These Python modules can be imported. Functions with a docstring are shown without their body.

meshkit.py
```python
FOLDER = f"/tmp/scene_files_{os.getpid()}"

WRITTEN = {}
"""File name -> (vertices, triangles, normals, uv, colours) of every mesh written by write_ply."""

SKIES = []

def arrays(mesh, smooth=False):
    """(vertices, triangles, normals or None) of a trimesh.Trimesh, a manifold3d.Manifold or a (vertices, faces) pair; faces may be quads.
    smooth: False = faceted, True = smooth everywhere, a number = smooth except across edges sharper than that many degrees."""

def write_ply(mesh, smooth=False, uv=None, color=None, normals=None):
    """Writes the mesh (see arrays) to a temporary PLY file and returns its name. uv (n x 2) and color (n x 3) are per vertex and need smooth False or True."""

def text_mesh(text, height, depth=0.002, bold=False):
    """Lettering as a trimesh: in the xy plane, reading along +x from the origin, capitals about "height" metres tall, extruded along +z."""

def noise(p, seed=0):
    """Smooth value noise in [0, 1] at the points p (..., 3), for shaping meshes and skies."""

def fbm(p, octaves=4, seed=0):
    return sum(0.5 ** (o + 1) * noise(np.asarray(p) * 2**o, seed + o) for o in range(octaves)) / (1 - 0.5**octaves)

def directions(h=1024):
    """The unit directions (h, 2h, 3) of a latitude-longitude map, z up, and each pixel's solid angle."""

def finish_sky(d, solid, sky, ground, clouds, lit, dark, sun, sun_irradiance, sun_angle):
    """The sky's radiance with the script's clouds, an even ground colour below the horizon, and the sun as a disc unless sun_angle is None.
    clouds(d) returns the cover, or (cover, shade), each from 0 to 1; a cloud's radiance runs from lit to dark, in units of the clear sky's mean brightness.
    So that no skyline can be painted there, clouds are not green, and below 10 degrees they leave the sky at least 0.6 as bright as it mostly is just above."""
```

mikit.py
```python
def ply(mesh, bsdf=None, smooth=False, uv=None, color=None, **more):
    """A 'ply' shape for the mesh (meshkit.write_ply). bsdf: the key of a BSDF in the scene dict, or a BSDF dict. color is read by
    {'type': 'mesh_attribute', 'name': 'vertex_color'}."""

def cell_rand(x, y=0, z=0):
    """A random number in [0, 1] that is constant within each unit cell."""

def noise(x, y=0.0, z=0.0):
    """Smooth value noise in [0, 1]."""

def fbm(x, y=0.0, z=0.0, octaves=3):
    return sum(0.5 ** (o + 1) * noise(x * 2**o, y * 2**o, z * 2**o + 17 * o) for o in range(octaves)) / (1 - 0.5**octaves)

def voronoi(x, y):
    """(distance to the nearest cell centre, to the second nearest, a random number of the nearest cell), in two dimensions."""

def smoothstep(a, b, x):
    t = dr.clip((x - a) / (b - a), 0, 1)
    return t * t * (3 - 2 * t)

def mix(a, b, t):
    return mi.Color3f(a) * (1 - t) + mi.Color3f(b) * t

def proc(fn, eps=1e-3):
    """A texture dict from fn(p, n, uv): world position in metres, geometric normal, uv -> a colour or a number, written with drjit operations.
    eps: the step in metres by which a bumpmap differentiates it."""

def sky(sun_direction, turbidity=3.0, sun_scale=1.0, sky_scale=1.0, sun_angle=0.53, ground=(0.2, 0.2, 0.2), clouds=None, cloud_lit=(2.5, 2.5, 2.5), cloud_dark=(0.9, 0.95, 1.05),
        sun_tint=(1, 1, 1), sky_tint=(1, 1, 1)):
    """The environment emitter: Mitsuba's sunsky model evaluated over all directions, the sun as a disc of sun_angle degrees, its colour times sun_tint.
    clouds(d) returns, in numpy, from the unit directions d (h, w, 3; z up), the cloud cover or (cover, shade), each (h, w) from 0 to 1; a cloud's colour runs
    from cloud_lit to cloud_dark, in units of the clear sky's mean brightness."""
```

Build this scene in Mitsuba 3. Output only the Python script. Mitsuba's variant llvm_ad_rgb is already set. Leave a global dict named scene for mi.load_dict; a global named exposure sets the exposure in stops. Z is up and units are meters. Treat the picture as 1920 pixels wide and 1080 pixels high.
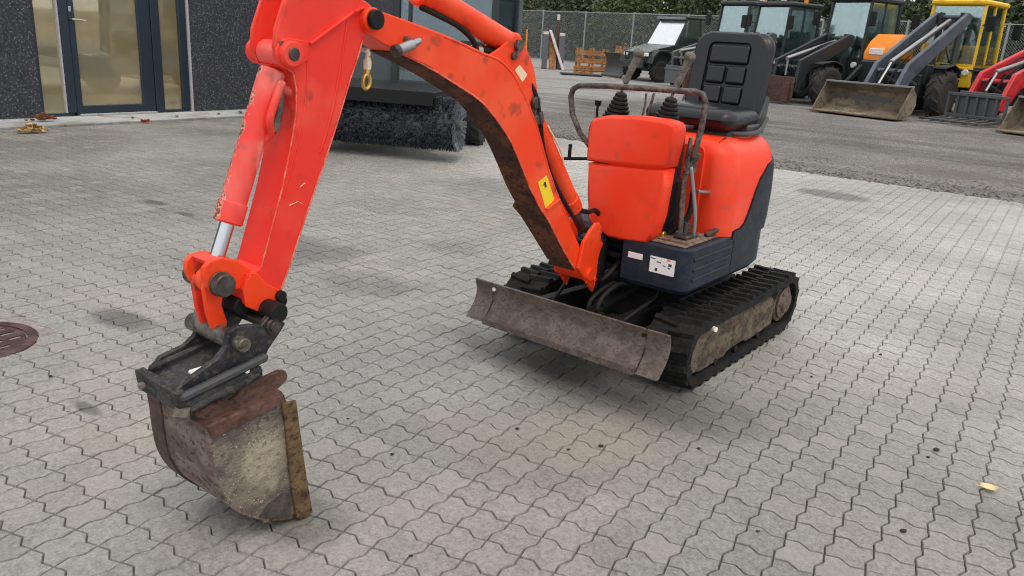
import math, numpy as np, trimesh, mitsuba as mi, mikit, meshkit, manifold3d
from mikit import proc, noise, fbm, voronoi, cell_rand, smoothstep, mix
from shapely.geometry import Polygon
import drjit as dr

T = mi.ScalarTransform4f
RNG = np.random.default_rng(7)
scene, labels = {}, {}

# ------------------------------------------------------------------ camera, sky, exposure
FPX, PITCH, ROLL, CAMH = 1487.4, 0.30442, 0.064295, 1.2
_cp, _sp = math.cos(PITCH), math.sin(PITCH)
_F = np.array([0, _cp, -_sp]); _X = np.array([1.0, 0, 0]); _U = np.array([0, _sp, _cp])
UPV = -math.sin(ROLL) * _X + math.cos(ROLL) * _U
EYE = np.array([0, 0, CAMH])
scene['camera'] = {'type': 'perspective', 'fov': math.degrees(2 * math.atan(960 / FPX)), 'fov_axis': 'x', 'near_clip': 0.05, 'far_clip': 900.0,
                   'to_world': T().look_at(origin=EYE.tolist(), target=(EYE + _F).tolist(), up=UPV.tolist())}
scene['sky_light'] = mikit.sky((0.25, -0.45, 0.95), turbidity=4, sun_scale=0.16, sun_angle=24, ground=(0.25, 0.25, 0.25),
                         clouds=lambda d: (np.ones(d.shape[:2]), np.clip(0.05 + 0.35 * meshkit.fbm(d * 2.5, 4, 3) + .55 * (1 - d[..., 2]) ** 2, 0, 1)), cloud_lit=(2.7, 2.7, 2.7), cloud_dark=(1.55, 1.62, 1.74))
exposure = 2.1

# ------------------------------------------------------------------ naming helpers
FRAME = [np.eye(4)]
USED = set()


def numbered(key):
    if key not in USED:
        USED.add(key); return key
    i = 1
    while f'{key}_{i:03d}' in USED:
        i += 1
    key = f'{key}_{i:03d}'; USED.add(key); return key


def thing(name, label=None, cat=None, group=None, kind=None):
    key = numbered(name); d = {}
    if label: d['label'] = label
    if cat: d['category'] = cat
    if group: d['group'] = group
    if kind: d['kind'] = kind
    if d: labels[key] = d
    return key


def cat_(ms):
    return trimesh.util.concatenate([m for m in ms])


def put(parent, name, mesh, mat, smooth=30, label=None, kind=None, uv=None):
    """one entry under parent (or a top-level entry when parent is None and name is the key)"""
    if isinstance(mesh, (list, tuple)): mesh = cat_(mesh)
    key = numbered(f'{parent}__{name}') if parent else name
    m = mesh.copy(); m.apply_transform(FRAME[0])
    scene[key] = mikit.ply(m, mat, smooth=smooth, uv=uv)
    d = labels.setdefault(key, {}) if (label or kind) else {}
    if label: d['label'] = label
    if kind: d['kind'] = kind
    return key


def frame(x, y, z, deg):
    FRAME[0] = trimesh.transformations.translation_matrix([x, y, z]) @ trimesh.transformations.rotation_matrix(math.radians(deg), [0, 0, 1])


# ------------------------------------------------------------------ mesh helpers
def fix(m):
    if m.volume < 0: m.invert()
    return m


def hull(pts):
    return trimesh.convex.convex_hull(np.asarray(pts, float))


def box(lo, hi, bev=0.004):
    lo, hi = np.minimum(lo, hi).astype(float), np.maximum(lo, hi).astype(float)
    b = min(bev, 0.3 * (hi - lo).min())
    if b <= 0: return trimesh.creation.box(bounds=[lo, hi])
    pts = []
    for s in np.ndindex(2, 2, 2):
        c = np.where(s, hi, lo); sg = np.where(s, -1, 1)
        for k in range(3):
            q = c + sg * b; q[k] = c[k]; pts.append(q)
    return hull(pts)


def rbox(lo, hi, r, n=3):
    lo, hi = np.asarray(lo, float), np.asarray(hi, float)
    r = np.minimum(np.full(3, r) if np.isscalar(r) else np.asarray(r, float), (hi - lo) / 2 - 1e-4)
    a = np.linspace(0, np.pi / 2, n + 1); P = []
    for t in a:
        for u in a:
            P.append([math.cos(t) * math.cos(u), math.cos(t) * math.sin(u), math.sin(t)])
    P = np.array(P); pts = []
    for s in np.ndindex(2, 2, 2):
        sg = np.array(s) * 2 - 1
        pts.append(np.where(s, hi - r, lo + r) + P * sg * r)
    return hull(np.vstack(pts))


def basis(d):
    d = np.asarray(d, float); d /= np.linalg.norm(d)
    a = np.cross(d, [0, 0, 1.0]) if abs(d[2]) < 0.95 else np.cross(d, [1.0, 0, 0])
    a /= np.linalg.norm(a); return d, a, np.cross(d, a)


def lathe(prof, p0, axis, seg=24):
    """prof: (radius, height) list along the axis from p0"""
    d, a, b = basis(axis); t = np.arange(seg) * 2 * np.pi / seg
    rings = [np.asarray(p0) + d * h + r * (np.cos(t)[:, None] * a + np.sin(t)[:, None] * b) for r, h in prof]
    V = np.vstack(rings); n = len(prof); F = []
    for i in range(n - 1):
        for j in range(seg):
            k = (j + 1) % seg
            F += [[i * seg + j, i * seg + k, (i + 1) * seg + k], [i * seg + j, (i + 1) * seg + k, (i + 1) * seg + j]]
    V = np.vstack([V, np.asarray(p0) + d * prof[0][1], np.asarray(p0) + d * prof[-1][1]])
    for j in range(seg):
        k = (j + 1) % seg
        F += [[n * seg, k, j], [n * seg + 1, (n - 1) * seg + j, (n - 1) * seg + k]]
    return fix(trimesh.Trimesh(V, F, process=False))


def cyl(p0, p1, r, seg=18, bev=None, r2=None):
    p0, p1 = np.asarray(p0, float), np.asarray(p1, float); L = np.linalg.norm(p1 - p0)
    b = min(0.12 * r if bev is None else bev, L * .3); r2 = r if r2 is None else r2
    return lathe([(max(r - b, 1e-4), 0), (r, b), (r2, L - b), (max(r2 - b, 1e-4), L)], p0, p1 - p0, seg)


def spline(pts, n=6):
    p = np.asarray(pts, float); q = np.vstack([2 * p[0] - p[1], p, 2 * p[-1] - p[-2]]); out = []
    for i in range(len(p) - 1):
        a, b, c, d = q[i:i + 4]
        for t in np.linspace(0, 1, n, endpoint=False):
            out.append(.5 * (2 * b + (c - a) * t + (2 * a - 5 * b + 4 * c - d) * t * t + (3 * b - a - 3 * c + d) * t ** 3))
    return np.vstack(out + [p[-1]])


def tube(pts, r, seg=8, sm=0, closed=False):
    p = spline(pts, sm) if sm else np.asarray(pts, float)
    n = len(p); t = np.gradient(p, axis=0)
    if closed: t = np.roll(p, -1, 0) - np.roll(p, 1, 0)
    t /= np.linalg.norm(t, axis=1, keepdims=True) + 1e-12
    a = basis(t[0])[1]; ang = np.arange(seg) * 2 * np.pi / seg; V = []
    rr = np.broadcast_to(r, (n,))
    for i in range(n):
        a = a - t[i] * (a @ t[i]); a /= np.linalg.norm(a); b = np.cross(t[i], a)
        V.append(p[i] + rr[i] * (np.cos(ang)[:, None] * a + np.sin(ang)[:, None] * b))
    V = np.vstack(V); F = []
    for i in range(n if closed else n - 1):
        for j in range(seg):
            k = (j + 1) % seg; i2 = (i + 1) % n
            F += [[i * seg + j, i * seg + k, i2 * seg + k], [i * seg + j, i2 * seg + k, i2 * seg + j]]
    if not closed:
        V = np.vstack([V, p[0], p[-1]])
        for j in range(seg):
            k = (j + 1) % seg
            F += [[n * seg, k, j], [n * seg + 1, (n - 1) * seg + j, (n - 1) * seg + k]]
    return trimesh.Trimesh(V, F, process=False)


def offset_loop(P, b):
    n = len(P); out = []
    for i in range(n):
        e0 = P[i] - P[i - 1]; e1 = P[(i + 1) % n] - P[i]
        n0 = np.array([-e0[1], e0[0]]) / (np.linalg.norm(e0) + 1e-12); n1 = np.array([-e1[1], e1[0]]) / (np.linalg.norm(e1) + 1e-12)
        m = n0 + n1; L = m @ m
        out.append(P[i] + b * (m * 2 / L if L > .35 else n0))
    return np.array(out)


def prism(poly, a, b, bev=0.003, axis='y'):
    """polygon extruded from a to b with chamfered rims. axis y: poly is (x,z); axis x: (y,z); axis z: (x,y)"""
    P = np.asarray(poly, float); x, y = P.T
    if np.sum(x * np.roll(y, -1) - np.roll(x, -1) * y) < 0: P = P[::-1]
    a, b = min(a, b), max(a, b); bev = min(bev, (b - a) * .3)
    Q = offset_loop(P, bev) if bev > 0 else P
    tv, tf = trimesh.creation.triangulate_polygon(Polygon(Q), engine='earcut')
    n = len(P)
    order = np.array([np.argmin(np.sum((Q - v) ** 2, 1)) for v in tv])
    tf = order[np.asarray(tf)]
    L = [(Q, a), (P, a + bev), (P, b - bev), (Q, b)] if bev > 0 else [(P, a), (P, b)]
    V = np.vstack([np.c_[q, np.full(n, h)] for q, h in L]); F = []
    for i in range(len(L) - 1):
        for j in range(n):
            k = (j + 1) % n
            F += [[i * n + j, i * n + k, (i + 1) * n + k], [i * n + j, (i + 1) * n + k, (i + 1) * n + j]]
    F = F + tf[:, ::-1].tolist() + (tf + (len(L) - 1) * n).tolist()
    V = V[:, {'y': [0, 2, 1], 'x': [2, 0, 1], 'z': [0, 1, 2]}[axis]]
    return fix(trimesh.Trimesh(V, F, process=False))


def rrect(x0, y0, x1, y1, r, n=4):
    out = []
    rs = r if isinstance(r, (list, tuple)) else [r] * 4
    for (cx, cy, a0), q in zip(((x1, y1, 0), (x0, y1, 90), (x0, y0, 180), (x1, y0, 270)), rs):
        sx, sy = (1 if cx == x1 else -1), (1 if cy == y1 else -1)
        for t in np.linspace(a0, a0 + 90, n + 1):
            out.append([cx - sx * q + q * math.cos(math.radians(t)), cy - sy * q + q * math.sin(math.radians(t))])
    return np.array(out)


def arc(cx, cy, r, a0, a1, n=8):
    t = np.radians(np.linspace(a0, a1, n + 1)); return np.c_[cx + r * np.cos(t), cy + r * np.sin(t)].tolist()


def sheet(pts, z):
    """flat polygon sheet, pts (x,y), z number or function"""
    tv, tf = trimesh.creation.triangulate_polygon(Polygon(pts), engine='earcut')
    zz = np.full(len(tv), z) if np.isscalar(z) else z(np.asarray(tv))
    m = trimesh.Trimesh(np.c_[tv, zz], tf, process=False)
    if m.face_normals[:, 2].mean() < 0: m.invert()
    return m


def loft(rings, cap=True):
    n = len(rings[0]); V = np.vstack(rings); F = []
    for i in range(len(rings) - 1):
        for j in range(n):
            k = (j + 1) % n
            F += [[i * n + j, i * n + k, (i + 1) * n + k], [i * n + j, (i + 1) * n + k, (i + 1) * n + j]]
    if cap:
        V = np.vstack([V, np.mean(rings[0], 0), np.mean(rings[-1], 0)]); c = len(V) - 2; o = (len(rings) - 1) * n
        for j in range(n):
            k = (j + 1) % n
            F += [[c, k, j], [c + 1, o + j, o + k]]
    return fix(trimesh.Trimesh(V, F, process=False))


def man(m):
    return manifold3d.Manifold(manifold3d.Mesh(np.asarray(m.vertices, np.float32), np.asarray(m.faces, np.uint32)))


def unman(M):
    m = M.to_mesh(); return trimesh.Trimesh(m.vert_properties[:, :3], m.tri_verts, process=False)


def obox(p0, p1, w, h, up=(0, 0, 1), bev=.004):
    """box beam from p0 to p1, width w across, height h"""
    p0, p1 = np.asarray(p0, float), np.asarray(p1, float); d = p1 - p0; L = np.linalg.norm(d); d /= L
    s = np.cross(up, d)
    if np.linalg.norm(s) < .05: s = np.cross((1.0, 0, 0), d)
    s /= np.linalg.norm(s); u = np.cross(d, s)
    m = box([0, -w / 2, -h / 2], [L, w / 2, h / 2], bev)
    M = np.eye(4); M[:3, 0], M[:3, 1], M[:3, 2], M[:3, 3] = d, s, u, p0
    m.apply_transform(M); return m


# ------------------------------------------------------------------ materials
def mat(name, color, rough=.5, metallic=0.0, spec=.5, **k):
    c = color if isinstance(color, dict) else {'type': 'rgb', 'value': list(color)}
    scene[name] = {'type': 'twosided', 'bsdf': {'type': 'principled', 'base_color': c, 'roughness': rough if isinstance(rough, dict) else float(rough), 'metallic': float(metallic), 'specular': float(spec), **k}}
    return name


def bumped(name, fn, scale, eps=2e-3):
    inner = scene[name]['bsdf']
    scene[name] = {'type': 'twosided', 'bsdf': {'type': 'bumpmap', 'arbitrary': proc(fn, eps), 'scale': scale, 'bsdf': inner}}


def fresh(d): return d


def paint(base, faded, dirt, chip=.80, fade=.5, grime=.5, extra=None):
    def fn(p, n, uv):
        a = fbm(p.x * 7, p.y * 7, p.z * 7, 4); b = fbm(p.x * 34 + 9, p.y * 34, p.z * 22, 3)
        s = noise(p.x * 160, p.y * 160, p.z * 9)
        c = mix(base, faded, fade * smoothstep(.42, .72, a) * (.5 + .5 * s))
        c = mix(c, dirt, grime * smoothstep(.60, .80, b) * smoothstep(.35, .6, a))
        c = mix(c, (.06, .045, .04), smoothstep(chip, chip + .03, b * .72 + .3 * noise(p.x * 11, p.y * 11, p.z * 11)))
        return extra(c, p) if extra else c
    return proc(fn)


def grunge(a, b, c, s=14.0, k=.5):
    def fn(p, n, uv):
        u = fbm(p.x * s, p.y * s, p.z * s, 4); w = fbm(p.x * s * 3.7 + 5, p.y * s * 3.7, p.z * s * 3.7, 3)
        r = mix(a, b, smoothstep(.35, .65, u))
        return mix(r, c, k * smoothstep(.52, .70, w)) * (.8 + .4 * noise(p.x * 190, p.y * 190, p.z * 190))
    return proc(fn)


FWD, LFT, EXO = np.array([math.cos(math.radians(232.5)), math.sin(math.radians(232.5))]), np.array([-math.sin(math.radians(232.5)), math.cos(math.radians(232.5))]), np.array([.64, 3.33])
CY0, CYD = np.array([1.916, 1.118]), np.array([.136, -.346]) / math.hypot(.136, .346)


def stone_chips(c, p):
    """paint knocked off the outer (front) side of the bucket cylinder, in flakes with pale rims"""
    f = (p.x - EXO[0]) * FWD[0] + (p.y - EXO[1]) * FWD[1] - CY0[0]; z = p.z - CY0[1]
    u = (f * -CYD[1] + z * CYD[0]) / .033; v = f * CYD[0] + z * CYD[1]; l = ((p.x - EXO[0]) * LFT[0] + (p.y - EXO[1]) * LFT[1] + .045) / .033
    k = fbm(p.x * 70, p.y * 70, p.z * 40, 4); w = fbm(p.x * 190, p.y * 190, p.z * 190, 3)
    e = u - .45 * l + 1.1 * (k - .5) + .7 * (w - .5) - 3 * smoothstep(.02, -.02, v)
    c = mix(c, (.82, .52, .40), .6 * smoothstep(.92, 1.0, e)); c = mix(c, (.13, .075, .055), smoothstep(1.0, 1.1, e) * smoothstep(.36, .48, w))
    return mix(c, (.80, .50, .44), .28 * smoothstep(.60, .72, fbm(p.x * 26, p.y * 26, p.z * 10, 3)) * smoothstep(-1.2, .6, -e))


mat('boom_paint', paint((.86, .056, .010), (.90, .15, .065), (.24, .045, .022), .82, .5, .6), .42, spec=.3)
mat('arm_paint', paint((.80, .036, .022), (.88, .13, .085), (.26, .045, .035), .79, .55, .6), .44, spec=.3)
mat('cylinder_paint', paint((.80, .050, .036), (.86, .33, .28), (.20, .09, .07), .88, .4, .6, stone_chips), .45, spec=.4)
mat('hood_plastic', paint((.87, .046, .012), (.89, .10, .045), (.42, .085, .05), .95, .45, .5), .42, spec=.4)
mat('navy_plastic', grunge((.009, .015, .027), (.014, .022, .037), (.034, .036, .040), 9, .35), .5, spec=.28)
mat('belly_grime', grunge((.060, .028, .019), (.13, .048, .028), (.022, .016, .014), 20, .8), .8, spec=.2)
mat('blade_steel', grunge((.098, .076, .066), (.150, .118, .102), (.066, .043, .034), 30, .7), .62, .2)


def mud_fn(p, n, uv):
    f = (p.x - EXO[0]) * FWD[0] + (p.y - EXO[1]) * FWD[1]; z = p.z
    w = fbm(p.x * 22, p.y * 22, p.z * 22, 4); g = fbm(p.x * 95, p.y * 95, p.z * 95, 3); s = noise(p.x * 260, p.y * 260, p.z * 260)
    c = mix((.105, .085, .072), (.185, .155, .125), smoothstep(.35, .65, w))
    d = dr.sqrt(dr.square((f - 2.055) / .085) + dr.square((z - .215) / .105)) + .9 * (w - .5)
    c = mix(c, (.345, .305, .220), .85 * smoothstep(1.0, .35, d))                # dried clay cake
    c = mix(c, (.050, .046, .044), .8 * smoothstep(.265, .325, z + .10 * (w - .5)) * smoothstep(.42, .62, g))
    c = mix(c, (.075, .062, .052), .5 * smoothstep(.58, .70, g)); c = mix(c, (.44, .41, .35), .6 * smoothstep(.66, .78, s * .5 + g * .5))
    return c * (.75 + .5 * s)


mat('bucket_mud', proc(mud_fn), .85)
bumped('bucket_mud', lambda p, n, uv: fbm(p.x * 60, p.y * 60, p.z * 60, 3), .006, 2e-3)
mat('shade_dark', grunge((.05, .042, .038), (.08, .065, .058), (.03, .025, .022), 26, .6), .85)  # dark brown for the shade painted low on the bucket side
mat('band_rust', grunge((.050, .030, .028), (.075, .045, .040), (.035, .022, .02), 18, .5), .7)
mat('bucket_shell', grunge((.115, .080, .072), (.19, .145, .130), (.055, .036, .031), 24, .8), .65, spec=.3)
mat('bucket_rust', grunge((.088, .046, .036), (.135, .074, .058), (.05, .032, .028), 24, .7), .75, spec=.25)
mat('cutter_rust', grunge((.105, .064, .032), (.165, .108, .056), (.042, .027, .02), 26, .8), .7, .1, spec=.25)
mat('coupler_steel', grunge((.020, .021, .025), (.046, .046, .050), (.105, .085, .065), 26, .55), .5, .2, spec=.35)
mat('pin_steel', grunge((.055, .050, .048), (.12, .105, .095), (.09, .06, .045), 30, .6), .45, .6)
mat('track_rubber', grunge((.008, .008, .009), (.016, .016, .016), (.034, .031, .028), 25, .5), .75, spec=.22)
mat('track_frame_mud', grunge((.070, .054, .042), (.14, .110, .082), (.035, .028, .023), 22, .75), .85, spec=.2)
mat('dark_steel', (.011, .011, .012), .6, .1, spec=.25)
mat('black_plastic', (.009, .009, .010), .5, spec=.3)
mat('hose_rubber', (.012, .012, .012), .6, spec=.25)
mat('chrome', (.62, .63, .66), .22, 1.0)
mat('bright_steel', (.40, .40, .41), .4, .9)
mat('seat_vinyl', (.006, .007, .009), .34, spec=.5)
mat('seat_shell', (.05, .052, .056), .5)
mat('bar_paint', grunge((.07, .061, .056), (.17, .148, .13), (.035, .024, .02), 26, .7), .38, .4)
mat('worn_edge', grunge((.80, .075, .035), (.83, .20, .13), (.40, .12, .07), 34, .6), .5, spec=.3)
mat('grip_grey', grunge((.115, .105, .088), (.185, .17, .145), (.06, .054, .048), 40, .5), .6, spec=.3)
mat('deck_grime', grunge((.11, .07, .05), (.19, .14, .11), (.05, .04, .035), 25, .6), .85)
mat('label_white', (.78, .78, .78), .45)
mat('label_yellow', (.85, .62, .02), .45)
mat('label_cream', (.80, .62, .42), .5)
mat('label_ink', (.05, .05, .05), .5)
mat('brass', (.75, .50, .12), .35, .9)
mat('ivory', (.80, .76, .62), .5)

# ------------------------------------------------------------------ the setting: paved yard, gravel lot, building
TH = 0.98289
AV, BV = np.array([math.cos(TH), math.sin(TH)]), np.array([math.sin(TH), -math.cos(TH)])   # along the wall / away from it
SA, SB = .10079, .09932
O0 = np.array([-.29696, 2.00729])
E0 = np.array([2.82, 8.9])            # a point on the edge between paving and gravel
WP = np.array([-4.95, 9.84])          # a point at the foot of the wall
DRAIN_C = np.array([-2.0, 2.71])


def gravel_z(P):
    return .012 * np.maximum(0, (np.asarray(P)[..., :2] - E0) @ AV - 1)


STAINS_AND_SHADE = [(2.9, 7.31, .42, .28, .55), (-1.2, 4.3, .55, .30, .38), (-.75, 3.75, .40, .25, .25), (-2.43, 5.21, .16, .07, .5), (-2.12, 4.95, .12, .05, .5), (-1.6, 3.05, .22, .12, .5),
          (-1.32, 2.26, .10, .03, .5), (.42, 2.70, .62, .34, .52), (.05, 2.98, .45, .26, .42), (.1, 2.05, .3, .2, .12), (-.35, 4.5, .3, .2, .2), (-.5, 1.75, .22, .16, .4), (-.9, 5.6, .6, .3, .15), (-1.9, 8.5, .9, .4, .25)]  # stains on the paving, plus shade under the blade painted into the colour
WARM = [(-.14, 5.32, .20, .12), (.05, 2.25, .45, .3), (.35, 2.3, .3, .25), (-1.1, 2.1, .3, .2)]


def paver_fn(p, n, uv):
    big = fbm(p.x * .9, p.y * .9, 3, 3); mid = fbm(p.x * 4.3, p.y * 4.3, 1, 3)
    grain = .6 * fbm(p.x * 210, p.y * 210, 0, 2) + .4 * noise(p.x * 110, p.y * 110, 4); sp = noise(p.x * 420 + 7, p.y * 420, 0)
    c = mix((.226, .223, .208), (.312, .309, .291), smoothstep(.30, .70, big))
    damp = smoothstep(.9, 2.6, p.x + .32 * p.y - .4 + 1.6 * (big - .5))             # drier and paler towards the right and the back
    c = c * (.80 + .36 * damp)
    c = mix(c, (.345, .318, .285), .30 * smoothstep(.52, .72, fbm(p.x * 1.7 + 20, p.y * 1.7, 7, 3)))
    c = c * (.94 + .12 * uv.x) * (.93 + .14 * mid) * (.58 + .84 * grain)
    c = mix(c, (.34, .315, .29), .35 * smoothstep(.8, 1, uv.y))
    c = mix(c, (.55, .54, .51), .5 * smoothstep(.86, .95, sp)); c = mix(c, (.13, .125, .12), .5 * smoothstep(.10, .04, sp))
    wob = .7 + .6 * mid
    for x, y, a, b, k in STAINS_AND_SHADE:
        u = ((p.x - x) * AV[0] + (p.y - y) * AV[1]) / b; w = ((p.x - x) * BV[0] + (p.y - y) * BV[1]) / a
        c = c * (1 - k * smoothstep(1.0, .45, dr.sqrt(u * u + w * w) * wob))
    for x, y, a, b in WARM:
        u = (p.x - x) / a; w = (p.y - y) / b
        c = mix(c, (.37, .31, .235), .22 * smoothstep(1.0, .2, dr.sqrt(u * u + w * w) * wob))
    return c


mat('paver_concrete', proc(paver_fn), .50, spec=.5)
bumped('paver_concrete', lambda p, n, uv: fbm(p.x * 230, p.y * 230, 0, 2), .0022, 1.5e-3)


def joint_fn(p, n, uv):
    return mix((.10, .09, .078), (.22, .20, .17), fbm(p.x * 30, p.y * 30, 0, 3))


mat('joint_sand', proc(joint_fn), .9)


def gravel_fn(p, n, uv):
    d1, d2, r = voronoi(p.x * 36, p.y * 36); e1, e2, q = voronoi(p.x * 95, p.y * 95)
    big = fbm(p.x * .35, p.y * .35, 2, 4); mid = fbm(p.x * 1.6, p.y * 1.6, 5, 3)
    c = mix((.090, .085, .080), (.270, .256, .245), .6 * r + .4 * q)
    c = c * (.65 + .35 * smoothstep(0, .25, d2 - d1)) * (.70 + .6 * mid)
    s = (p.x - E0[0]) * AV[0] + (p.y - E0[1]) * AV[1]
    c = mix(c, (.285, .285, .28), .75 * smoothstep(4.6, 6.5, s + 3 * (big - .5) - 1.7 * (p.x - 1.6)))       # the paler, finer stone farther back
    c = mix(c, (.11, .092, .082), .5 * smoothstep(.55, .75, fbm(p.x * .8, p.y * 2.2, 9, 3)))
    v = (p.x - E0[0]) * BV[0] + (p.y - E0[1]) * BV[1]
    c = c * (1 - .30 * smoothstep(.52, .70, fbm(s * 1.9, v * .16, 3, 3)))                                    # old wheel tracks
    return c


mat('gravel', proc(gravel_fn), .9)
bumped('gravel', lambda p, n, uv: voronoi(p.x * 36, p.y * 36)[0] + .4 * voronoi(p.x * 95, p.y * 95)[0], .012, 3e-3)


def slab_fn(p, n, uv):
    c = mix((.27, .285, .295), (.385, .40, .405), fbm(p.x * 2.2, p.y * 2.2, p.z * 2, 4)) * (.85 + .3 * fbm(p.x * 150, p.y * 150, 0, 2))
    return mix(c, (.20, .17, .13), .6 * smoothstep(.56, .74, fbm(p.x * 5, p.y * 5, 4, 3)))


mat('slab_concrete', proc(slab_fn), .8)


def wall_fn(p, n, uv):
    d1, d2, r = voronoi((p.x * AV[0] + p.y * AV[1]) * 62, p.z * 62)
    s = noise(p.x * 40, p.y * 40, p.z * 40)
    c = mix((.024, .026, .035), (.066, .070, .085), r * s * 1.5)
    c = mix(c, (.17, .18, .195), smoothstep(.84, .97, r) * smoothstep(.5, .3, d1))
    return c * (.85 + .3 * fbm(p.x * 1.2, p.y * 1.2, p.z * 1.2, 3))


mat('pebbledash', proc(wall_fn), .8)
bumped('pebbledash', lambda p, n, uv: voronoi((p.x * AV[0] + p.y * AV[1]) * 62, p.z * 62)[0], .004, 2e-3)


def wxy(s, d):
    """point s metres along the wall, d metres out of it"""
    q = WP + AV * s + BV * d; return [float(q[0]), float(q[1])]


def inlot(s, t):
    q = E0 + BV * t + AV * s; return [float(q[0]), float(q[1])]


labels['paved_yard'] = {'kind': 'structure'}; labels['gravel_lot'] = {'kind': 'structure'}; labels['ground'] = {'kind': 'structure'}; labels['concrete_apron'] = {'kind': 'structure'}
put(None, 'ground', sheet([[-300, -300], [300, -300], [300, 300], [-300, 300]], -.12), 'gravel', False)
# gravel lot: a gently rising sheet behind the paving
gx, gy = np.meshgrid(np.linspace(-45, 75, 61), np.concatenate([np.linspace(-.02, 6, 13), np.linspace(7, 90, 40)]))
PT = E0 + gx.reshape(-1, 1) * BV + gy.reshape(-1, 1) * AV
zz = gravel_z(PT) + .010 * meshkit.fbm(np.c_[PT * .7, PT[:, :1] * 0], 3, 2) - .005 - .006 * (gy.reshape(-1) < .3)
nx = gx.shape[1]; q = np.arange(len(PT)).reshape(gx.shape)
GF = np.stack([q[:-1, :-1], q[:-1, 1:], q[1:, 1:], q[1:, :-1]], -1).reshape(-1, 4)
glot = trimesh.Trimesh(np.c_[PT, zz], np.vstack([GF[:, [0, 1, 2]], GF[:, [0, 2, 3]]]), process=False)
if glot.face_normals[:, 2].mean() < 0: glot.invert()
put(None, 'gravel_lot', glot, 'gravel', True)

# paving blocks: wavy-edged stones laid in a square lattice
NE = 3


def edge_pts(a, b, along):
    """points of one lattice edge starting at (a,b), without its end"""
    t = np.arange(NE) / NE + .5 / NE * 0
    s = np.sin(2 * np.pi * (t + .001))
    if along == 'b': return np.c_[a + .115 * s, b + t]
    return np.c_[a + t, b - .085 * s]


def block_ring(a, b):
    e1 = edge_pts(a, b, 'b'); e2 = edge_pts(a, b + 1, 'a'); e3 = edge_pts(a + 1, b, 'b'); e4 = edge_pts(a, b, 'a')
    end3 = np.array([[a + 1, b + 1]]); r3 = np.vstack([e3[1:], end3])[::-1]; r4 = np.vstack([e4[1:], [[a + 1, b]]])[::-1]
    return np.vstack([e1, e2, r3, r4])


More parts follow.
